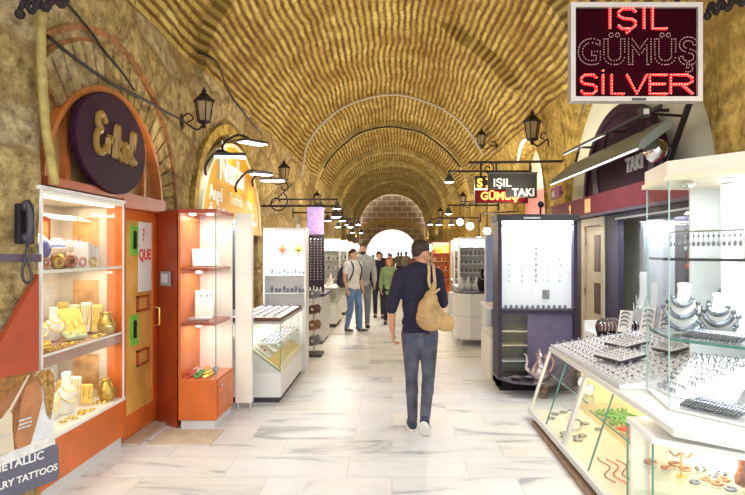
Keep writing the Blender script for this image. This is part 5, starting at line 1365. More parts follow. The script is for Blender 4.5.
# middle shelf: busts with heavy beads
mat('bead_grey', (.20, .23, .27), .2, .4, var=.6, scale=20); mat('bead_purple', (.24, .09, .34), .3, var=.6, scale=20)
z_ = 1.153
bust('necklace_bust', (1.91, 4.06, z_), .32, 'white bust with heavy grey beads by the left glass of the tower', 'white', 3, 'bead_grey', .62, -.7, .016)
bust('necklace_bust', (2.0, 3.79, z_), .27, 'white bust with heavy grey beads in the middle of the tower', 'white', 3, 'bead_grey', .66, -.7, .018)
bust('necklace_bust', (2.22, 4.06, z_), .38, 'tall pale bust hung with steel chains at the back of the tower', 'grey_white', 4, 'dark_silver', .55, -.6, .014)
bust('necklace_bust', (2.20, 3.60, z_), .24, 'white bust with purple beads at the right of the tower', 'white', 2, 'bead_purple', .62, -.5, .017)
bang = MB().torus((0, 0, .0065), .036, .0065, 16, 6, None, 1, 1).mesh('wide_bangle', smooth=True); bang.materials.append(MATS['dark_silver'])
VB, VC, VD = Vector((1.68, 3.76)), Vector((1.95, 3.36)), Vector((2.42, 3.08))
def tower_rows(z, lab, grp, sets):
    for P, Q, inset, s0, n in sets:
        t_ = (Q - P).normalized(); n_ = Vector((-t_.y, t_.x)) 
        if n_.y < 0: n_ = -n_
        a = P + n_ * inset + t_ * s0
        lean_row(bang, 'wide_bangle', .036, .0065, a, a + t_ * (.0205 * (n-1)), n, z, lab, 'bangle', grp)
tower_rows(1.150, 'dark silver bangle in the leaning rows on the middle shelf of the glass tower', 'bangles on the middle tower shelf', [(VB, VC, .062, .07, 17), (VB, VC, .150, .08, 15), (VC, VD, .062, .10, 13)])
# bottom deck: sloping white ring pad, black box and heap of bracelets
rp = thing('ring_pad', 'steep white ring pad at the back of the glass tower floor', 'ring pad', (1.95, 4.0, .736))
q0 = [(1.80, 4.22, .745), (1.80, 4.0, .745), (2.06, 3.74, .745), (2.34, 3.93, .98), (2.05, 4.22, .98)]
MB().ext(q0, (0, 0, -.004)).build('pad', 'pad_white', rp)
mb = MB()
for i in range(9):
    for j in range(9):
        u, v = .06 + i*.11, .06 + j*.11
        p = (Vector(q0[0]).lerp(Vector(q0[1]), u)).lerp(Vector(q0[4]).lerp(Vector(q0[3]), u), v)
        mb.torus(p + Vector((0, 0, .012)), .013, .004, 10, 4, RZ(RND.uniform(0, 3)) @ RX(PI/2))
q_ = mb.build('rings', 'dark_silver', rp); q_['kind'] = 'stuff'
t = thing('black_box', 'small black jewellery box among the bracelets on the tower floor', 'box', (2.14, 3.60, .736))
MB().box(2.09, 2.18, 3.58, 3.64, .737, .80).build('body', 'dark_grey', t, bevel=.004); MB().box(2.088, 2.182, 3.578, 3.642, .80, .815).build('lid', 'mid_grey', t, bevel=.003)
tower_rows(.736, 'dark silver bangle in the leaning rows on the floor of the glass tower', 'bangles on the tower floor', [(VB, VC, .062, .07, 17), (VB, VC, .150, .08, 15), (VC, VD, .062, .10, 13), (VC, VD, .150, .16, 10)])

# low glass case at the bottom right
lc = thing('corner_case', 'low white-topped glass case in the bottom right foreground', 'display case', (1.9, 3.6, 0))
L0 = [(1.50, 3.97), (1.475, 3.52), (1.86, 3.22), (2.5, 3.0), (2.5, 3.97)]
L0 = [(1.335, 3.97), (1.475, 3.52), (1.86, 3.22), (2.5, 3.0), (2.5, 3.97)] if False else L0
MB().prism(L0, .585, .622).build('top', 'white', lc, bevel=.003)
MB().prism(grow(L0, -.03), .0, .06).build('plinth', 'white', lc)
MB().ext([(1.62, 3.90, .06), (1.78, 3.80, .06), (2.3, 3.40, .06), (2.3, 3.42, .06), (1.79, 3.82, .06), (1.63, 3.93, .06)], (0, 0, .525)).build('back_panel', 'cream', lc)
for p, q in ((L0[0], L0[1]), (L0[1], L0[2]), (L0[2], L0[3])):
    g_ = lambda v: ((v[0]-1.9)*.985+1.9, (v[1]-3.6)*.985+3.6)
    p, q = g_(p), g_(q); d_ = Vector((q[0]-p[0], q[1]-p[1], 0)); n_ = Vector((-d_.y, d_.x, 0)).normalized() * .005
    MB().ext([(p[0], p[1], .06), (q[0], q[1], .06), (q[0], q[1], .585), (p[0], p[1], .585)], n_).build('glass_pane', 'clear_glass', lc)
    MB().tube([(p[0], p[1], .06), (p[0], p[1], .585)], .006, 6).build('glass_joint', 'glass_edge', lc)
for zs in (.375, .17): o = MB().prism([(1.52, 3.90), (1.50, 3.53), (1.86, 3.25), (2.25, 3.12), (2.25, 3.42), (1.77, 3.80), (1.62, 3.90)], zs, zs+.008).build('shelf', 'shelf_glass', lc)
area('case_light', (1.80, 3.5, .575), .25, .25, 4.5, (1, .90, .76))
MB().box(1.52, 2.2, 3.945, 3.96, .06, .585).build('end_panel', 'warm_white', lc)
t = thing('beaded_purse', 'brown beaded long pendant hanging inside the bottom right glass case', 'pendant', (1.9, 3.36, .384))
MB().lathe([(.012, .0), (.05, .02), (.055, .06), (.035, .10), (.03, .19)], (1.93, 3.40, .384), 12, None, 1, .5).build('body', 'bead_brown', t, smooth=True)
t = thing('earring_tree', 'small earring tree inside the bottom right glass case', 'stand', (1.66, 3.56, .384))
MB().tube([(1.66, 3.56, .384), (1.66, 3.56, .52)], .005, 6).lathe([(.03, 0), (.03, .006)], (1.66, 3.56, .384), 10).build('stem', 'gold', t)
MB().tube(catmull([(1.60, 3.58, .53), (1.63, 3.57, .50), (1.66, 3.56, .52), (1.69, 3.55, .50), (1.72, 3.54, .53)]), .006, 6).build('branch', 'bead_brown', t)
wb = MB().torus((0, 0, .012), .038, .012, 14, 6).mesh('brown_bracelet', smooth=True); wb.materials.append(MATS['bead_brown'])
ds = MB().torus((0, 0, .012), .034, .012, 14, 6).mesh('dark_bracelet', smooth=True); ds.materials.append(MATS['dark_silver'])
in_case = lambda x, y: (x-1.475)*.30 + (y-3.52)*.385 > .035 and (x-1.78)*.40 + (y-3.80)*.52 < -.045 and x > 1.55
pl = scatter(wb, 'brown_bracelet', 9, 1.55, 2.15, 3.25, 3.78, .384, 'brown bracelet on the shelf of the bottom right glass case', 'bracelet', 'brown bracelets in the corner case', rad_=.052, s0=.6, s1=.8, avoid=[(1.66, 3.56, .06), (1.93, 3.40, .06)], ok=in_case)
scatter(ds, 'dark_bracelet', 12, 1.55, 2.15, 3.25, 3.78, .384, 'dark silver bracelet on the shelf of the bottom right glass case', 'bracelet', 'dark bracelets in the corner case', rad_=.048, s0=.6, s1=.8, avoid=pl, ok=in_case)

# tall dark framed cabinet facing the viewer
gx0, gx1, gy, gz = 1.27, 2.22, 7.42, 2.10
gc = thing('glass_cabinet', 'tall dark framed glass cabinet with backlit white necklace panel', 'cabinet', ((gx0+gx1)/2, gy+.2, 0))
for x_ in (gx0, gx1-.045): MB().box(x_, x_+.045, gy, gy+.4, .06, gz-.06).build('frame_post', 'plum_grey', gc)
MB().box(gx0-.02, gx1+.02, gy-.03, gy+.42, gz-.06, gz+.02).build('top_panel', 'dark_grey', gc, bevel=.006)
MB().box(gx0+.3, gx0+.5, gy-.034, gy-.03, gz-.035, gz-.015).build('label_strip', 'grey_white', gc)
MB().box(gx0+.03, gx1-.03, gy+.05, gy+.38, 0, .06).build('plinth', 'black', gc)
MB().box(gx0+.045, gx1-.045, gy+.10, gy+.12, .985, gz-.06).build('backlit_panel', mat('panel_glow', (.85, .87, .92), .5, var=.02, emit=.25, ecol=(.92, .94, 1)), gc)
MB().box(gx0+.045, gx1-.045, gy+.02, gy+.035, gz-.085, gz-.06).build('light_strip', 'lamp_white', gc)
MB().box(gx0+.03, gx1-.03, gy-.01, gy+.38, .93, .975).build('middle_rail', 'plum_grey', gc)
MB().box(gx0+.045, gx1-.045, gy+.0, gy+.005, .985, gz-.085).build('upper_glass', 'clear_glass', gc)
for zz in (1.0, gz-.12):
    for x_ in (gx0+.03, gx1-.03): MB().ell((x_, gy-.012, zz), .02).build('fitting', 'dark_grey', gc)
MB().box(gx0+.045, gx1-.045, gy+.36, gy+.38, .16, .93).build('lower_back', 'mid_grey', gc)
MB().box(gx0+.36, gx1-.05, gy+.03, gy+.05, .18, .93).build('lower_door', mat('door_violet', (.16, .14, .24), .25, var=.12), gc)
MB().box(gx0+.045, gx0+.36, gy+.01, gy+.015, .18, .93).build('lower_glass', 'clear_glass', gc)
for zz in (.36, .55, .72): MB().box(gx0+.045, gx0+.36, gy+.03, gy+.34, zz-.012, zz).build('shelf', 'cream' if zz > .5 else 'grey_white', gc)
base = [(gx0-.01, gy+.38), (gx0-.01, gy-.02), (gx0+.12, gy-.28), (gx0+.45, gy-.42), (gx1-.35, gy-.36), (gx1-.02, gy-.10), (gx1-.02, gy+.38)]
MB().prism(base, .15, .175).build('bowed_ledge', mat('ledge_dark', (.10, .09, .12), .2, var=.2), gc, bevel=.004)
MB().box(gx0+.0, gx1-.05, gy+.0, gy+.36, .06, .15).build('base_cabinet', 'black', gc)
MB().lathe([(.03, 0), (.045, .02), (.025, .05), (.05, .08), (.03, .11), (.05, .15)], (gx0+.46, gy-.36, 0), 14).build('turned_leg', 'dark_wood', gc, smooth=True)
area('cabinet_light', ((gx0+gx1)/2, gy+.055, gz-.10), .8, .05, 14, (.93, .95, 1))
ch = [(.14, 9), (.30, 9), (.47, 9), (.62, 9), (.76, 9)]
for k, (dx_, n_) in enumerate(ch):
    mb = MB(); x_ = gx0 + dx_
    mb.tube([(x_-.02, gy+.085, 1.93), (x_, gy+.085, 1.25+.02*k), (x_+.02, gy+.085, 1.93)], .0022, 4)
    for j in range(9): mb.ell((x_ + .006*(j % 2), gy+.085, 1.32 + .065*j), (.008, .004, .012) if k != 2 else (.013, .006, .016), 6, 4)
    o = mb.build('long_necklace', 'dark_silver' if k == 2 else 'silver', smooth=True)
    tag(o, ('leftmost long silver necklace', 'second long silver necklace from the left', 'dark beaded necklace in the middle', 'second long silver necklace from the right', 'rightmost long silver necklace')[k] + ' on the backlit panel of the dark cabinet', 'necklace')
tag(MB().box(gx0+.55, gx0+.63, gy+.06, gy+.08, 1.10, 1.21).build('dark_card', 'mid_grey'), 'small dark square card at the foot of the backlit white panel', 'card')
for k in range(12):
    c_ = (gx0+.10+.065*k, gy+.05, .976)
    o = bpy.data.objects.new('pendant_stand', dark_item); COL.objects.link(o); o.location = c_; o.scale = (.8, .6, .9)
    tag(o, 'little dark pendant along the bottom of the backlit white panel', 'pendant', 'pendants along the backlit panel')
for k in range(6):
    o = bpy.data.objects.new('silver_bangle', sbm); COL.objects.link(o); o.location = (gx0+.08+.045*k, gy+.1, .722); tag(o, 'dark bangle on the top shelf in the lower glass of the dark cabinet', 'bangle', 'bangles in the lower glass of the dark cabinet')
# ewer on the ledge
ex, ey, ez = 1.68, 7.06, .177
ew = thing('ewer', 'pewter and rose ewer with curved spout on the ledge of the dark cabinet', 'ewer', (ex, ey, ez))
MB().lathe([(.07, 0), (.075, .015), (.04, .035), (.10, .08), (.115, .13), (.09, .19), (.045, .235), (.036, .29), (.05, .315)], (ex, ey, ez), 18).build('body', mat('pewter', (.50, .42, .44), .25, .8, var=.3, scale=14), ew, smooth=True)
MB().lathe([(.05, .315), (.035, .34), (.015, .36), (.018, .38), (.001, .40)], (ex, ey, ez), 14).build('lid', 'pewter', ew, smooth=True)
MB().tube(catmull([(ex-.09, ey, ez+.12), (ex-.15, ey, ez+.17), (ex-.14, ey, ez+.24), (ex-.15, ey, ez+.31), (ex-.18, ey, ez+.33)]), [.024]*6+[.018]*8+[.013]*11, 8).build('spout', 'pewter', ew, smooth=True)
MB().tube(catmull([(ex+.05, ey, ez+.29), (ex+.12, ey, ez+.31), (ex+.16, ey, ez+.24), (ex+.13, ey, ez+.15), (ex+.10, ey, ez+.12)]), .012, 8).build('handle', mat('rose_copper', (.60, .25, .25), .3, .8), ew, smooth=True)
for k in range(3):
    c_ = (gx0+.18+.16*k, gy-.16, .177)
    t = thing('small_dish', 'small grey dish on the bowed ledge in front of the dark cabinet', 'dish', c_, 'dishes on the bowed ledge')
    MB().lathe([(.03, 0), (.06, .02), (.07, .03), (.06, .025), (.03, .008)], c_, 14).build('bowl', 'pewter', t, smooth=True)
for x_, nm, l_ in ((1.82, 'camera', 'small dark camera on a stalk on top of the dark cabinet'), ):
    t = thing('stalk_camera', l_, 'camera', (x_, 7.6, 2.12)); MB().tube([(x_, 7.6, 2.12), (x_, 7.6, 2.22)], .012, 6).build('stalk', 'iron', t); MB().ell((x_, 7.58, 2.25), (.04, .05, .04)).build('body', 'black', t, smooth=True)

# bluish side panel and small pale case left of the dark cabinet
t = thing('blue_panel', 'upright blue-grey panel between the white kiosk and the dark cabinet', 'panel', (1.45, 9.2, 0)); MB().box(1.40, 1.56, 9.2, 9.25, 0.02, 1.92).build('board', mat('panel_blue', (.30, .36, .62), .4, var=.1), t); MB().box(1.38, 1.40, 9.19, 9.26, 0, 1.95).build('post', 'grey_white', t)
t = thing('small_counter', 'small pale glass counter left of the dark cabinet', 'counter', (1.40, 8.2, 0))
MB().box(1.28, 1.60, 8.05, 8.9, 0, .55).build('base', 'warm_white', t); MB().box(1.285, 1.595, 8.06, 8.89, .55, .92).build('glass_case', 'shelf_glass', t); MB().box(1.27, 1.61, 8.04, 8.91, .92, .95).build('counter_top', 'warm_white', t)
for k in range(4): MB().box(1.32, 1.56, 8.12+.19*k, 8.25+.19*k, .552, .60).build('pad', 'cream', t)

# white kiosk with dark top
kx0, kx1, ky0, ky1 = 1.15, 1.95, 10.85, 11.75
t = thing('white_kiosk', 'white curved-front kiosk counter with dark top on the right', 'counter', ((kx0+kx1)/2, 11.3, 0))
fp = [(kx0, ky1), (kx0, ky0+.25), (kx0+.06, ky0+.08), (kx0+.22, ky0), (kx1, ky0), (kx1, ky1)]
MB().prism(fp, .14, .93).build('body', 'white', t)
MB().prism(grow(fp, .03), .93, .955).build('counter_top', 'dark_grey', t)
MB().prism(grow(fp, .02), .12, .145).build('lower_rail', 'grey_white', t)
MB().prism(grow(fp, .004), .52, .535).build('band', 'grey_white', t)
for x_, y_ in ((kx0+.1, ky0+.2), (kx0+.45, ky0+.08), (kx1-.1, ky0+.1), (kx0+.1, ky1-.1)): MB().tube([(x_, y_, 0), (x_, y_, .12)], .025, 8).build('leg', 'steel', t)
kt = lit_cabinet('shelf_unit', 'white shelf unit of silver goods standing just behind the white kiosk', 1.28, 1.95, 11.80, 1.90, (.95, 1.12, 1.28, 1.44, 1.60, 1.76), z0=0, depth=.3, pw=26, base=.8)
for k, zz in enumerate((1.12, 1.28, 1.44, 1.60, 1.76)):
    for j in range(7):
        o = bpy.data.objects.new('pendant_stand', dark_item); COL.objects.link(o); o.location = (1.34+.085*j, 11.90, zz); o.scale = (1.2, 1.2, 1.3)
        tag(o, 'dark pendant stand on the shelf unit above the white kiosk', 'pendant stand', 'pendant stands above the white kiosk')
bust('necklace_bust', (1.62, 11.15, .956), .40, 'slim black necklace bust standing on the white kiosk', 'black', 1, 'silver', .36, .2)
for k in range(5):
    t = bust('necklace_bust', (1.28 + .135*k, 11.40 + .12*(k % 2), .957), .24, 'white necklace bust in the row on the white kiosk top', 'grey_white', 1, 'dark_silver', .5, -.6); t['group'] = 'busts on the white kiosk'
dr = MB()
t = thing('drawer_rack', 'pale rack of small drawers beyond the white kiosk', 'rack', (1.35, 13.2, 0))
MB().box(1.22, 1.48, 12.95, 13.45, 0, .80).build('body', 'grey_white', t)
for k in range(4): MB().box(1.24, 1.46, 12.94, 12.95, .08+.18*k, .22+.18*k).build('drawer', 'rack_white', t)

# hanging black signs
hs_y = 9.5
s1 = thing('hanging_sign', 'front hanging black sign with plain white letters over the aisle', 'sign', K(514, 185, hs_y))
a, b = K(490, 197, hs_y), K(537, 174, hs_y)
zm = K(0, 188.5, hs_y).z; xm = K(506, 0, hs_y).x
MB().ext([(a.x-.03, hs_y, b.z), (b.x, hs_y, b.z), (b.x, hs_y, a.z), (xm, hs_y, a.z), (xm, hs_y, zm), (a.x-.03, hs_y, zm)], (0, .06, 0)).build('board', mat('sign_charcoal', (.03, .03, .034), .5, spec=.2), s1)
MB().box(a.x-.01, b.x+.01, hs_y-.005, hs_y+.065, b.z, b.z+.03).build('top_rail', 'dark_grey', s1)
text_mb('IŞIL', .17, (K(493, 0, hs_y).x, hs_y-.003, K(0, 186.5, hs_y).z), (1, 0, 0), (0, 0, 1), .003, bold=.004).build('lettering', 'grey_white', s1)
text_mb('TAKI', .16, (K(512, 0, hs_y).x, hs_y-.003, K(0, 195.8, hs_y).z), (1, 0, 0), (0, 0, 1), .003, bold=.004).build('lettering', 'grey_white', s1)
for x_ in (a.x+.1, b.x-.1): MB().bar((x_, hs_y+.03, b.z+.03), (x_, hs_y+.03, b.z+.17), .025).build('hanger', 'iron', s1)
MB().bar((a.x+.05, hs_y+.03, b.z+.18), (2.62, hs_y+.03, b.z+.20), .035).build('wall_arm', 'iron', s1)
y2 = 9.9
s2 = thing('hanging_sign', 'rear hanging black LED sign with lit yellow and red letters', 'sign', K(500, 190, y2))
a, b = K(475, 203, y2), K(528, 176, y2)
MB().box(a.x, b.x, y2, y2+.08, a.z, b.z).build('board', 'black', s2)
MB().box(a.x, a.x+.2, y2-.004, y2, K(0, 190.2, y2).z, K(0, 188.2, y2).z).build('stripe', 'white', s2)
mat('led_yellow', (1, .6, .1), .4, emit=2.2, ecol=(1, .45, .04))
text_mb('S İLVER', .19, (K(477, 0, y2).x, y2-.006, K(0, 187, y2).z), (1, 0, 0), (0, 0, 1), .003, bold=.006).build('yellow_lettering', 'led_yellow', s2)
text_mb('GÜMÜŞ', .17, (K(480.5, 0, y2).x, y2-.006, K(0, 199.5, y2).z), (1, 0, 0), (0, 0, 1), .003, bold=.006).build('red_lettering', mat('led_orange', (1, .3, .1), .4, emit=2.4, ecol=(1, .22, .05)), s2)
MB().box(a.x+.02, b.x-.02, y2-.005, y2, a.z+.01, a.z+.2).build('red_panel', mat('led_dim', (.12, .004, .008), .6, spec=.1), s2)
MB().bar((a.x+.1, y2+.04, b.z), (a.x+.1, y2+.04, b.z+.21), .03).build('hanger', 'iron', s2); MB().bar((a.x-.1, y2+.04, b.z+.22), (2.62, y2+.04, b.z+.24), .035).build('wall_arm', 'iron', s2)
mb = MB(); p = K(485, 170, y2)
mb.tube(scroll(p + Vector((.05, 0, .02)), .02, .10, 1.2, 0, Vector((1, 0, 0))), .012, 6)
mb.build('scroll', 'iron', s2, smooth=True)
# recess behind the signs; its red glow is painted as a pink board
pr = thing('recess_board', 'pale recess board with red glow painted on its lower half behind the hanging signs', 'board', (2.8, 11.95, 2.1))
MB().ext([(2.86, 11.95 + 1.36*math.sin(s/16*PI/2), 2.1 + 1.66*math.cos(s/16*PI/2)) for s in range(-16, 17)], (.04, 0, 0)).build('upper_board', 'plaster', pr); MB().box(2.82, 2.86, 10.75, 13.15, 2.1, 2.86).build('glow_board', mat('glow_pink', (.85, .30, .28), .5), pr)
point('recess_light', (2.66, 11.6, 3.2), 16, (1, .85, .75), .05)
# ------------------------------------------------------------------ people
def person(label, loc, heading, J, look, voxel=.010, hands=True, height=1.0):
    """J: joints in the figure's own frame (x right, y forward, z up); heading: turn about the vertical.
    look: colours and garments. The body is one skin; hair and clothes are its children."""
    root = thing('person', label, 'person', loc)
    M0 = Matrix.Translation(Vector(loc)) @ RZ(heading) @ Matrix.Scale(height, 4)
    g = lambda v: M0 @ Vector(v)
    J = {k: Vector(v) for k, v in J.items()}
    yaw = look.get('yaw', 0); tilt = look.get('tilt', 0)
    HM = RZ(yaw) @ RX(tilt)                       # head frame
    H = lambda x, y, z: g(J['head'] + HM.to_3x3() @ Vector((x, y, z)))
    HR = M0.to_3x3().to_4x4() @ HM
    s = height
    b = MB()
    sh = (J['shL'] + J['shR']) / 2; hp = (J['hipL'] + J['hipR']) / 2
    def E(mb, c, r, M=None): mb.ell(g(c), r, 18, 12, M0.to_3x3().to_4x4() @ (M or Matrix()))
    def Cn(mb, a, c, ra, rc): mb.cone(g(a), g(c), ra*s, rc*s, 14)
    def torso(mb, k):
        fem = look.get('slim', 1)
        ch = sh.lerp(hp, .25); wa = sh.lerp(hp, .68)
        E(mb, ch, (.155*fem + k, .098 + k, .19 + k)); E(mb, sh.lerp(hp, .5), (.140*fem + k, .092 + k, .20)); E(mb, wa, (.132*fem + k, .086 + k, .18))
        E(mb, hp + Vector((0, 0, .03)), (.150*fem + k, .095 + k, .13))
        for q, o in (('shL', 1), ('shR', -1)):
            Cn(mb, J[q] + Vector((o*.02, 0, -.01)), sh + Vector((0, 0, .05)), .056 + k, .062 + k)
            Cn(mb, J[q] + Vector((o*.03, 0, -.04)), ch, .06 + k, .09 + k)
    torso(b, 0)
    Cn(b, sh + Vector((0, .0, .03)), J['head'] + Vector((0, -.005, -.07)), .058, .052)
    # head
    def HE(mb, c, r): mb.ell(H(*c), r, 20, 14, HR)
    HE(b, (0, -.008, .03), (.074, .094, .092)); HE(b, (0, .022, -.035), (.058, .070, .075)); HE(b, (0, .045, -.085), (.034, .036, .030))
    HE(b, (0, .098, -.022), (.012, .018, .022)); HE(b, (0, .09, .0), (.009, .012, .03)); HE(b, (0, .082, -.062), (.024, .012, .010))
    for x_ in (-1, 1): HE(b, (x_*.078, -.005, -.01), (.011, .020, .032))
    for q in 'LR':
        Cn(b, J['sh'+q], J['el'+q], .050, .040); Cn(b, J['el'+q], J['wr'+q], .040, .027)
        # hand: palm, four fingers, thumb
        w = J['wr'+q]; d = (w - J['el'+q]).normalized(); d = (J.get('hand'+q, d)).normalized() if ('hand'+q) in J else d
        side = Vector((1, 0, 0)) if q == 'R' else Vector((-1, 0, 0))
        fw = Vector((0, 1, 0)); fw = (fw - d*fw.dot(d)).normalized(); inn = d.cross(fw)*(1 if q == 'R' else -1)
        pal = w + d*.055
        for k in range(4): Cn(b, w + d*.02 + fw*(.018-.012*k), w + d*.085 + fw*(.030-.020*k), .016, .013)
        if hands:
            ln = (.034, .040, .037, .029)
            for k in range(4):
                kn = w + d*.088 + fw*(.031-.0205*k); m1 = kn + (d*.8 - side*.5).normalized()*ln[k]; m2 = m1 + (d*.25 - side).normalized()*ln[k]*.75; m3 = m2 + (-d*.5 - side*.6).normalized()*ln[k]*.45
                Cn(b, kn, m1, .0095, .009); Cn(b, m1, m2, .009, .008); Cn(b, m2, m3, .008, .007)
            t0 = w + d*.03 + fw*.022; t1 = t0 + (d*.6 + fw*.7 - side*.3).normalized()*.04; t2 = t1 + (d*.9 - side*.4).normalized()*.032
            Cn(b, t0, t1, .013, .011); Cn(b, t1, t2, .011, .009)
    for q in 'LR':
        Cn(b, J['hip'+q] + Vector((0, 0, .0)), J['kn'+q], .078, .050); Cn(b, J['kn'+q], J['an'+q], .050, .034)
        Cn(b, J['an'+q], J['toe'+q], .036, .030)
    remesh(b, 'body', look['skin'], root, voxel*s, 5)
    # trousers
    t = MB()
    E(t, hp + Vector((0, 0, .01)), (.168, .118, .14)); E(t, hp + Vector((0, -.03, -.04)), (.152, .10, .10))
    tp = look.get('leg', 1.0)
    for q in 'LR':
        Cn(t, J['hip'+q], J['kn'+q], .098, .066*tp); Cn(t, J['kn'+q], J['an'+q] + Vector((0, 0, .015)), .066*tp, .052*tp)
        cal = J['kn'+q].lerp(J['an'+q], .3); E(t, cal + Vector((0, -.012, 0)), (.066*tp, .070*tp, .12))
    tr_ = remesh(t, 'trousers', look['trousers'], root, voxel*s, 4)
    # top
    u = MB(); torso(u, .022)
    if look.get('hem'): E(u, hp + Vector((0, 0, look['hem'])), (.172, .125, .10))
    Cn(u, sh + Vector((0, 0, .03)), sh + Vector((0, 0, .055)), .072, .066)
    sl = look.get('sleeve', 1.0)
    for q in 'LR':
        a, c = J['sh'+q], J['el'+q]
        if sl <= 1: Cn(u, a, a.lerp(c, sl), .070, .060)
        else: Cn(u, a, c, .070, .060); Cn(u, c, c.lerp(J['wr'+q], sl-1), .060, .050)
    remesh(u, look.get('top_name', 'sweater'), look['top'], root, voxel*s, 4)
    # hair
    h = MB(); hm = look.get('hair_len', 0)
    HE(h, (0, -.016, .056), (.081, .097, .084))
    if hm > 0:
        HE(h, (0, -.04, -.03), (.092, .085, .11)); HE(h, (.07, -.01, -.07), (.035, .06, .12)); HE(h, (-.07, -.01, -.07), (.035, .06, .12))
    else: HE(h, (0, -.055, .022), (.066, .052, .062))
    hr = remesh(h, 'hair', look['hair'], root, voxel*s, 3)
    if look.get('beard'):
        d_ = MB(); HE(d_, (0, .045, -.075), (.056, .052, .045)); HE(d_, (0, .095, -.052), (.028, .008, .006)); remesh(d_, 'beard', look['hair'], root, .007, 2)
    # eyes and brows
    ey = MB(); br_ = MB()
    for x_ in (-1, 1):
        ey.ell(H(x_*.030, .080, .005), (.011, .008, .006), 8, 6, HR); br_.ell(H(x_*.030, .086, .024), (.018, .006, .004), 8, 6, HR)
    ey.build('eyes', 'black', root, smooth=True); br_.build('eyebrows', look['hair'], root, smooth=True)
    # shoes
    for q in 'LR':
        a = J['an'+q]; toe = J['toe'+q]; f_ = (toe - a); f_.normalize()
        pitch = math.atan2(f_.z + .0, math.hypot(f_.x, f_.y)) + look.get('pitch'+q, .42); yw = math.atan2(-f_.x, f_.y)
        FM = M0 @ Matrix.Translation(a) @ RZ(yw) @ RX(pitch)
        so = MB(); so.lathe([(.001, 0), (.042, 0), (.046, .006), (.046, .02), (.042, .026), (.001, .026)], (0, 0, 0), 20, FM @ Matrix.Translation((0, .075, -.092)) @ Matrix.Diagonal((1.05, 3.1, 1, 1)))
        up = MB(); 
        up.ell(FM @ Vector((0, .085, -.052)), (.047*s, .135*s, .034*s), 16, 10, FM.to_3x3().normalized().to_4x4()); up.ell(FM @ Vector((0, .0, -.03)), (.046*s, .062*s, .055*s), 14, 10, FM.to_3x3().normalized().to_4x4())
        sh_ = remesh(up, 'shoe', look['shoe'], root, .008, 2)
        so.build('sole', look['sole'], sh_, smooth=True)
    return root, g, H, HR

mat('navy_knit', (.014, .012, .034), .85, var=.25, scale=40, bump=.25, bscale=60)
mat('slate_jeans', (.085, .09, .125), .85, var=.55, scale=6, bump=.6, bscale=11)
mat('blue_jeans', (.13, .23, .46), .8, var=.3, scale=8, bump=.3, bscale=14)
mat('grey_trousers', (.20, .21, .24), .8, var=.2); mat('grey_tee', (.74, .75, .78), .85, var=.08, bump=.2, bscale=14); mat('grey_shirt', (.40, .44, .47), .85, var=.15, bump=.2, bscale=14)
mat('green_jacket', (.25, .35, .17), .8, var=.25, bump=.3, bscale=16); mat('black_trousers', (.02, .02, .03), .8)
mat('dark_hair', (.035, .018, .012), .6, var=.4, scale=40); mat('red_hair', (.40, .10, .03), .55, var=.35, scale=30); mat('brown_hair', (.06, .03, .015), .6, var=.3, scale=40)
mat('navy_shoe', (.03, .04, .09), .6); mat('pale_sole', (.80, .78, .74), .6); mat('dark_shoe', (.03, .025, .025), .5)

# the man walking away from the viewer with a tan sack bag
o_ = Vector((.262, 5.75, 0))
J = dict(head=(.012, .02, 1.672), shL=(-.185, 0, 1.475), shR=(.150, -.01, 1.475), elL=(-.268, -.02, 1.185), wrL=(-.262, .04, .945), elR=(.205, -.01, 1.22), wrR=(.16, .22, 1.24),
         hipL=(-.085, .01, .92), hipR=(.075, -.01, .92), knL=(-.080, .05, .52), knR=(.078, .0, .53), anL=(-.070, .05, .092), anR=(.035, -.20, .19), toeL=(-.085, .20, .04), toeR=(.055, -.10, .04))
J['handL'] = Vector((.05, .15, -1)); J['handR'] = Vector((-.4, .9, .1))
man, g, H, HR = person('man in navy sweater and slate jeans walking away with a tan sack bag', o_, 0, J,
    dict(skin='skin_warm', top='navy_knit', trousers='slate_jeans', hair='dark_hair', shoe='navy_shoe', sole='pale_sole', yaw=-.95, tilt=-.12, sleeve=1.12, hem=.115, leg=.93, pitchR=.22), voxel=.0075, height=.988)
# his bag (its own thing, hung from the right shoulder)
bag = thing('sack_bag', 'tan leather sack bag hanging from the walking man\'s right shoulder', 'bag', g((.14, -.2, 1.05)))
m_tan = mat('tan_leather', (.46, .29, .115), .5, var=.25, scale=10, bump=.5, bscale=18); mat('tan_strap', (.56, .40, .22), .55, var=.15)
b = MB()
def BE(c, r, M=None): b.ell(g(c), r, 18, 12, M)
BE((.085, -.205, 1.10), (.135, .075, .125), RY(-.2)); BE((.070, -.195, 1.17), (.105, .06, .12)); BE((.085, -.185, 1.26), (.065, .045, .09)); BE((.20, -.19, 1.06), (.11, .06, .085), RY(.5)); BE((.110, -.19, 1.36), (.028, .025, .07), RY(.2))
rb = remesh(b, 'sack', m_tan, bag, .008, 3)
for dx_, xt in ((-.02, .075), (.025, .120)):
    pts = catmull([g((.110+dx_*.4, -.20, 1.33)), g((.095+dx_*1.2, -.175, 1.42)), g((xt, -.14, 1.50)), g((xt, -.06, 1.565)), g((xt-.005, .03, 1.565)), g((xt, .11, 1.50)), g((xt+.01, .135, 1.40))], 5)
    mb = MB()
    for p, q in zip(pts, pts[1:]): mb.bar(p, q, .026, .006, up=(0, 1, .3))
    mb.build('strap', 'tan_strap', bag)
MB().tube(catmull([g((-.045, -.255, 1.10)), g((.03, -.287, 1.075)), g((.10, -.29, 1.08)), g((.17, -.27, 1.11))]), .006, 6).build('seam_cord', 'tan_strap', bag, smooth=True)
MB().torus(g((.105, -.19, 1.325)), .03, .008, 14, 5).build('drawstring', 'tan_strap', bag, smooth=True)
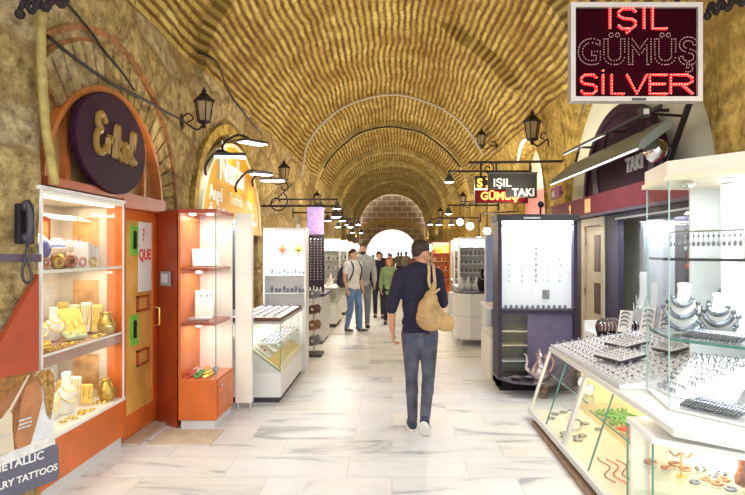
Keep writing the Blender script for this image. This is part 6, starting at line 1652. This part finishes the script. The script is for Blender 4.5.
MB().tube([g((.13, -.21, 1.33)), g((.165, -.225, 1.36))], .01, 6).build('toggle', 'tan_strap', bag, smooth=True)
# belt loop pockets of the jeans
for x_ in (-.085, .08):
    MB().ext([g((x_-.055, -.128, .93)), g((x_+.055, -.128, .93)), g((x_+.05, -.135, .84)), g((x_, -.132, .815)), g((x_-.05, -.135, .84))], (0, .01, 0)).build('back_pocket', mat('jeans_dark', (.06, .066, .11), .8, var=.3), man)

def walker(dx=.0, st=.14, arms=0, h=1.72, sx=1):
    k = h / 1.78
    J = dict(head=(dx, .02, 1.665), shL=(-.185*sx, 0, 1.45), shR=(.185*sx, 0, 1.45), elL=(-.245*sx, -.03, 1.17), elR=(.245*sx, -.02, 1.17), wrL=(-.25*sx, .04, .93), wrR=(.25*sx, .06, .93),
             hipL=(-.09, 0, .91), hipR=(.09, 0, .91), knL=(-.10, .10, .50), knR=(.10, .02, .50), anL=(-.10, st, .09), anR=(.10, -st, .09), toeL=(-.11, st+.15, .04), toeR=(.11, -st+.15, .04))
    return J
# couple coming towards the viewer
J = walker(.02, .10)
p1, g1, H1, HR1 = person('man in light grey T-shirt and blue jeans with a navy backpack, glancing sideways', Vector((-.80, 12.8, 0)), PI + .85, J,
    dict(skin='skin', top='grey_tee', trousers='blue_jeans', hair='dark_hair', shoe='navy_shoe', sole='pale_sole', yaw=.05, sleeve=.55, hem=.06, top_name='t_shirt'), voxel=.012, hands=True, height=.965)
bp_ = thing('backpack', 'navy backpack worn by the man in the light grey T-shirt', 'backpack', g1((.05, -.2, 1.2)))
b = MB(); b.ell(g1((.08, -.21, 1.20)), (.13, .13, .22)); b.ell(g1((.11, -.22, 1.08)), (.13, .13, .13)); remesh(b, 'bag_body', mat('navy_nylon', (.035, .04, .09), .6), bp_, .015, 3)
for x_ in (-.12, .12):
    MB().tube(catmull([g1((x_, -.12, 1.42)), g1((x_, 0, 1.53)), g1((x_, .11, 1.44)), g1((x_*1.1, .125, 1.30)), g1((x_*1.35, .05, 1.12))]), .016, 6).build('strap', 'navy_nylon', bp_, smooth=True)
J = walker(0, -.08)
p2, g2, H2, HR2 = person('bearded man in grey shirt and grey trousers walking beside the T-shirt man', Vector((-.64, 13.5, 0)), PI + .1, J,
    dict(skin='skin', top='grey_shirt', trousers='grey_trousers', hair='dark_hair', shoe='dark_shoe', sole='dark_shoe', yaw=-.15, sleeve=1.7, hem=.02, top_name='shirt', beard=1), voxel=.012, height=1.035)
J = walker(0, .06, sx=.88)
p3, g3, H3, HR3 = person('red-haired woman in green jacket behind the walking man', Vector((-.06, 14.2, 0)), PI, J,
    dict(skin='skin', top='green_jacket', trousers='black_trousers', hair='red_hair', shoe='dark_shoe', sole='dark_shoe', hair_len=1, sleeve=1.85, hem=-.06, slim=.92, top_name='jacket'), voxel=.012, height=.86)
J = walker(0, .1)
p4, g4, H4, HR4 = person('dark clothed person half hidden behind the bearded man', Vector((-.33, 15.6, 0)), PI, J,
    dict(skin='skin', top='navy_knit', trousers='black_trousers', hair='dark_hair', shoe='dark_shoe', sole='dark_shoe', sleeve=1.8, hem=.0, top_name='coat'), voxel=.015, height=.93)
# distant crowd at the bright archway
tops = ['grey_tee', 'blue_jeans', 'green_jacket', 'grey_white', 'warm_white', 'grey_shirt', 'bead_pink', 'blue_jeans', 'grey_tee']
hn = ['pale grey', 'blue', 'green', 'off-white', 'white', 'grey', 'dusky pink', 'mid blue', 'light']
for i, (x_, y_) in enumerate(((-.9, 30.0), (-.55, 33.5), (-.15, 31.5), (.35, 34.5), (.75, 33.0), (-.05, 36.0), (1.05, 30.5), (1.35, 27.0), (.55, 37))):
    J = walker(0, .08)
    person('tiny distant person in %s top %s' % (hn[i], ('left in the crowd under the archway', 'second from left under the archway', 'near the middle of the archway', 'right of the archway middle', 'behind the walking man\'s head', 'farthest in the middle of the archway', 'right side before the archway', 'beside the orange shop cabinet', 'at the archway threshold')[i]), Vector((x_, y_, 0)), PI if i % 3 else 0, J,
        dict(skin='skin', top=tops[i], trousers=('blue_jeans', 'black_trousers')[i % 2], hair=('dark_hair', 'brown_hair', 'red_hair')[i % 3], shoe='dark_shoe', sole='dark_shoe', sleeve=1.7, hem=.02), voxel=.024, hands=False, height=.84 + .02*(i % 5))
# ------------------------------------------------------------------ daylight, added fill lights, camera
W = bpy.data.worlds.new('daylight'); SC.world = W; W.use_nodes = True
bg = W.node_tree.nodes['Background']; bg.inputs['Color'].default_value = (1.0, .985, .96, 1); bg.inputs['Strength'].default_value = 2.0
# warm fill lights, unseen, added above the shops to brighten the brick vault
for i, y in enumerate((9.0, 12.5, 16.5, 20.5, 25.0, 30.0, 35.0)):
    area('vault_fill', (-1.9, y, 2.35), .25, 1.6, (40, 36, 32, 30, 22, 18, 18)[i], (1, .88, .62), (0, PI + .45, 0))
    area('vault_fill', (1.95, y, 2.35), .25, 1.6, (40, 36, 32, 30, 22, 18, 18)[i], (1, .88, .62), (0, PI - .45, 0))
area('vault_fill', (-2.0, 6.0, 2.3), .25, 1.0, 14, (1, .82, .52), (0, PI + .5, 0))
area('tower_fill', (2.25, 3.95, 2.24), .2, .5, 9, (1, .86, .55), (0, PI, 0))  # unseen light added to brighten the stone above the tower
area('shop_fill', (2.3, 7.6, 2.9), .1, 1.6, 8, (1, .95, .82), (0, PI - .2, 0))  # unseen light added for the plaster behind the canopy
cam = bpy.data.cameras.new('camera'); co_ = bpy.data.objects.new('camera', cam); COL.objects.link(co_)
co_.location = (0, 0, EYE); co_.rotation_euler = (PI/2, 0, 0)
cam.sensor_fit = 'HORIZONTAL'; cam.sensor_width = 36; cam.lens = 36 * F / 745
cam.shift_x = (372.5 - CX) / 745; cam.shift_y = (CY - 247.5) / 745
cam.clip_start = .05; cam.clip_end = 200
SC.camera = co_
vs_ = SC.view_settings; vs_.view_transform = 'Standard'; vs_.look = 'None'; vs_.gamma = 1; vs_.use_curve_mapping = False; vs_.exposure = -.15
SC.cycles.use_denoising = True
SC.cycles.max_bounces = 10; SC.cycles.diffuse_bounces = 5; SC.cycles.glossy_bounces = 4; SC.cycles.transparent_max_bounces = 40
SC.cycles.sample_clamp_indirect = 8
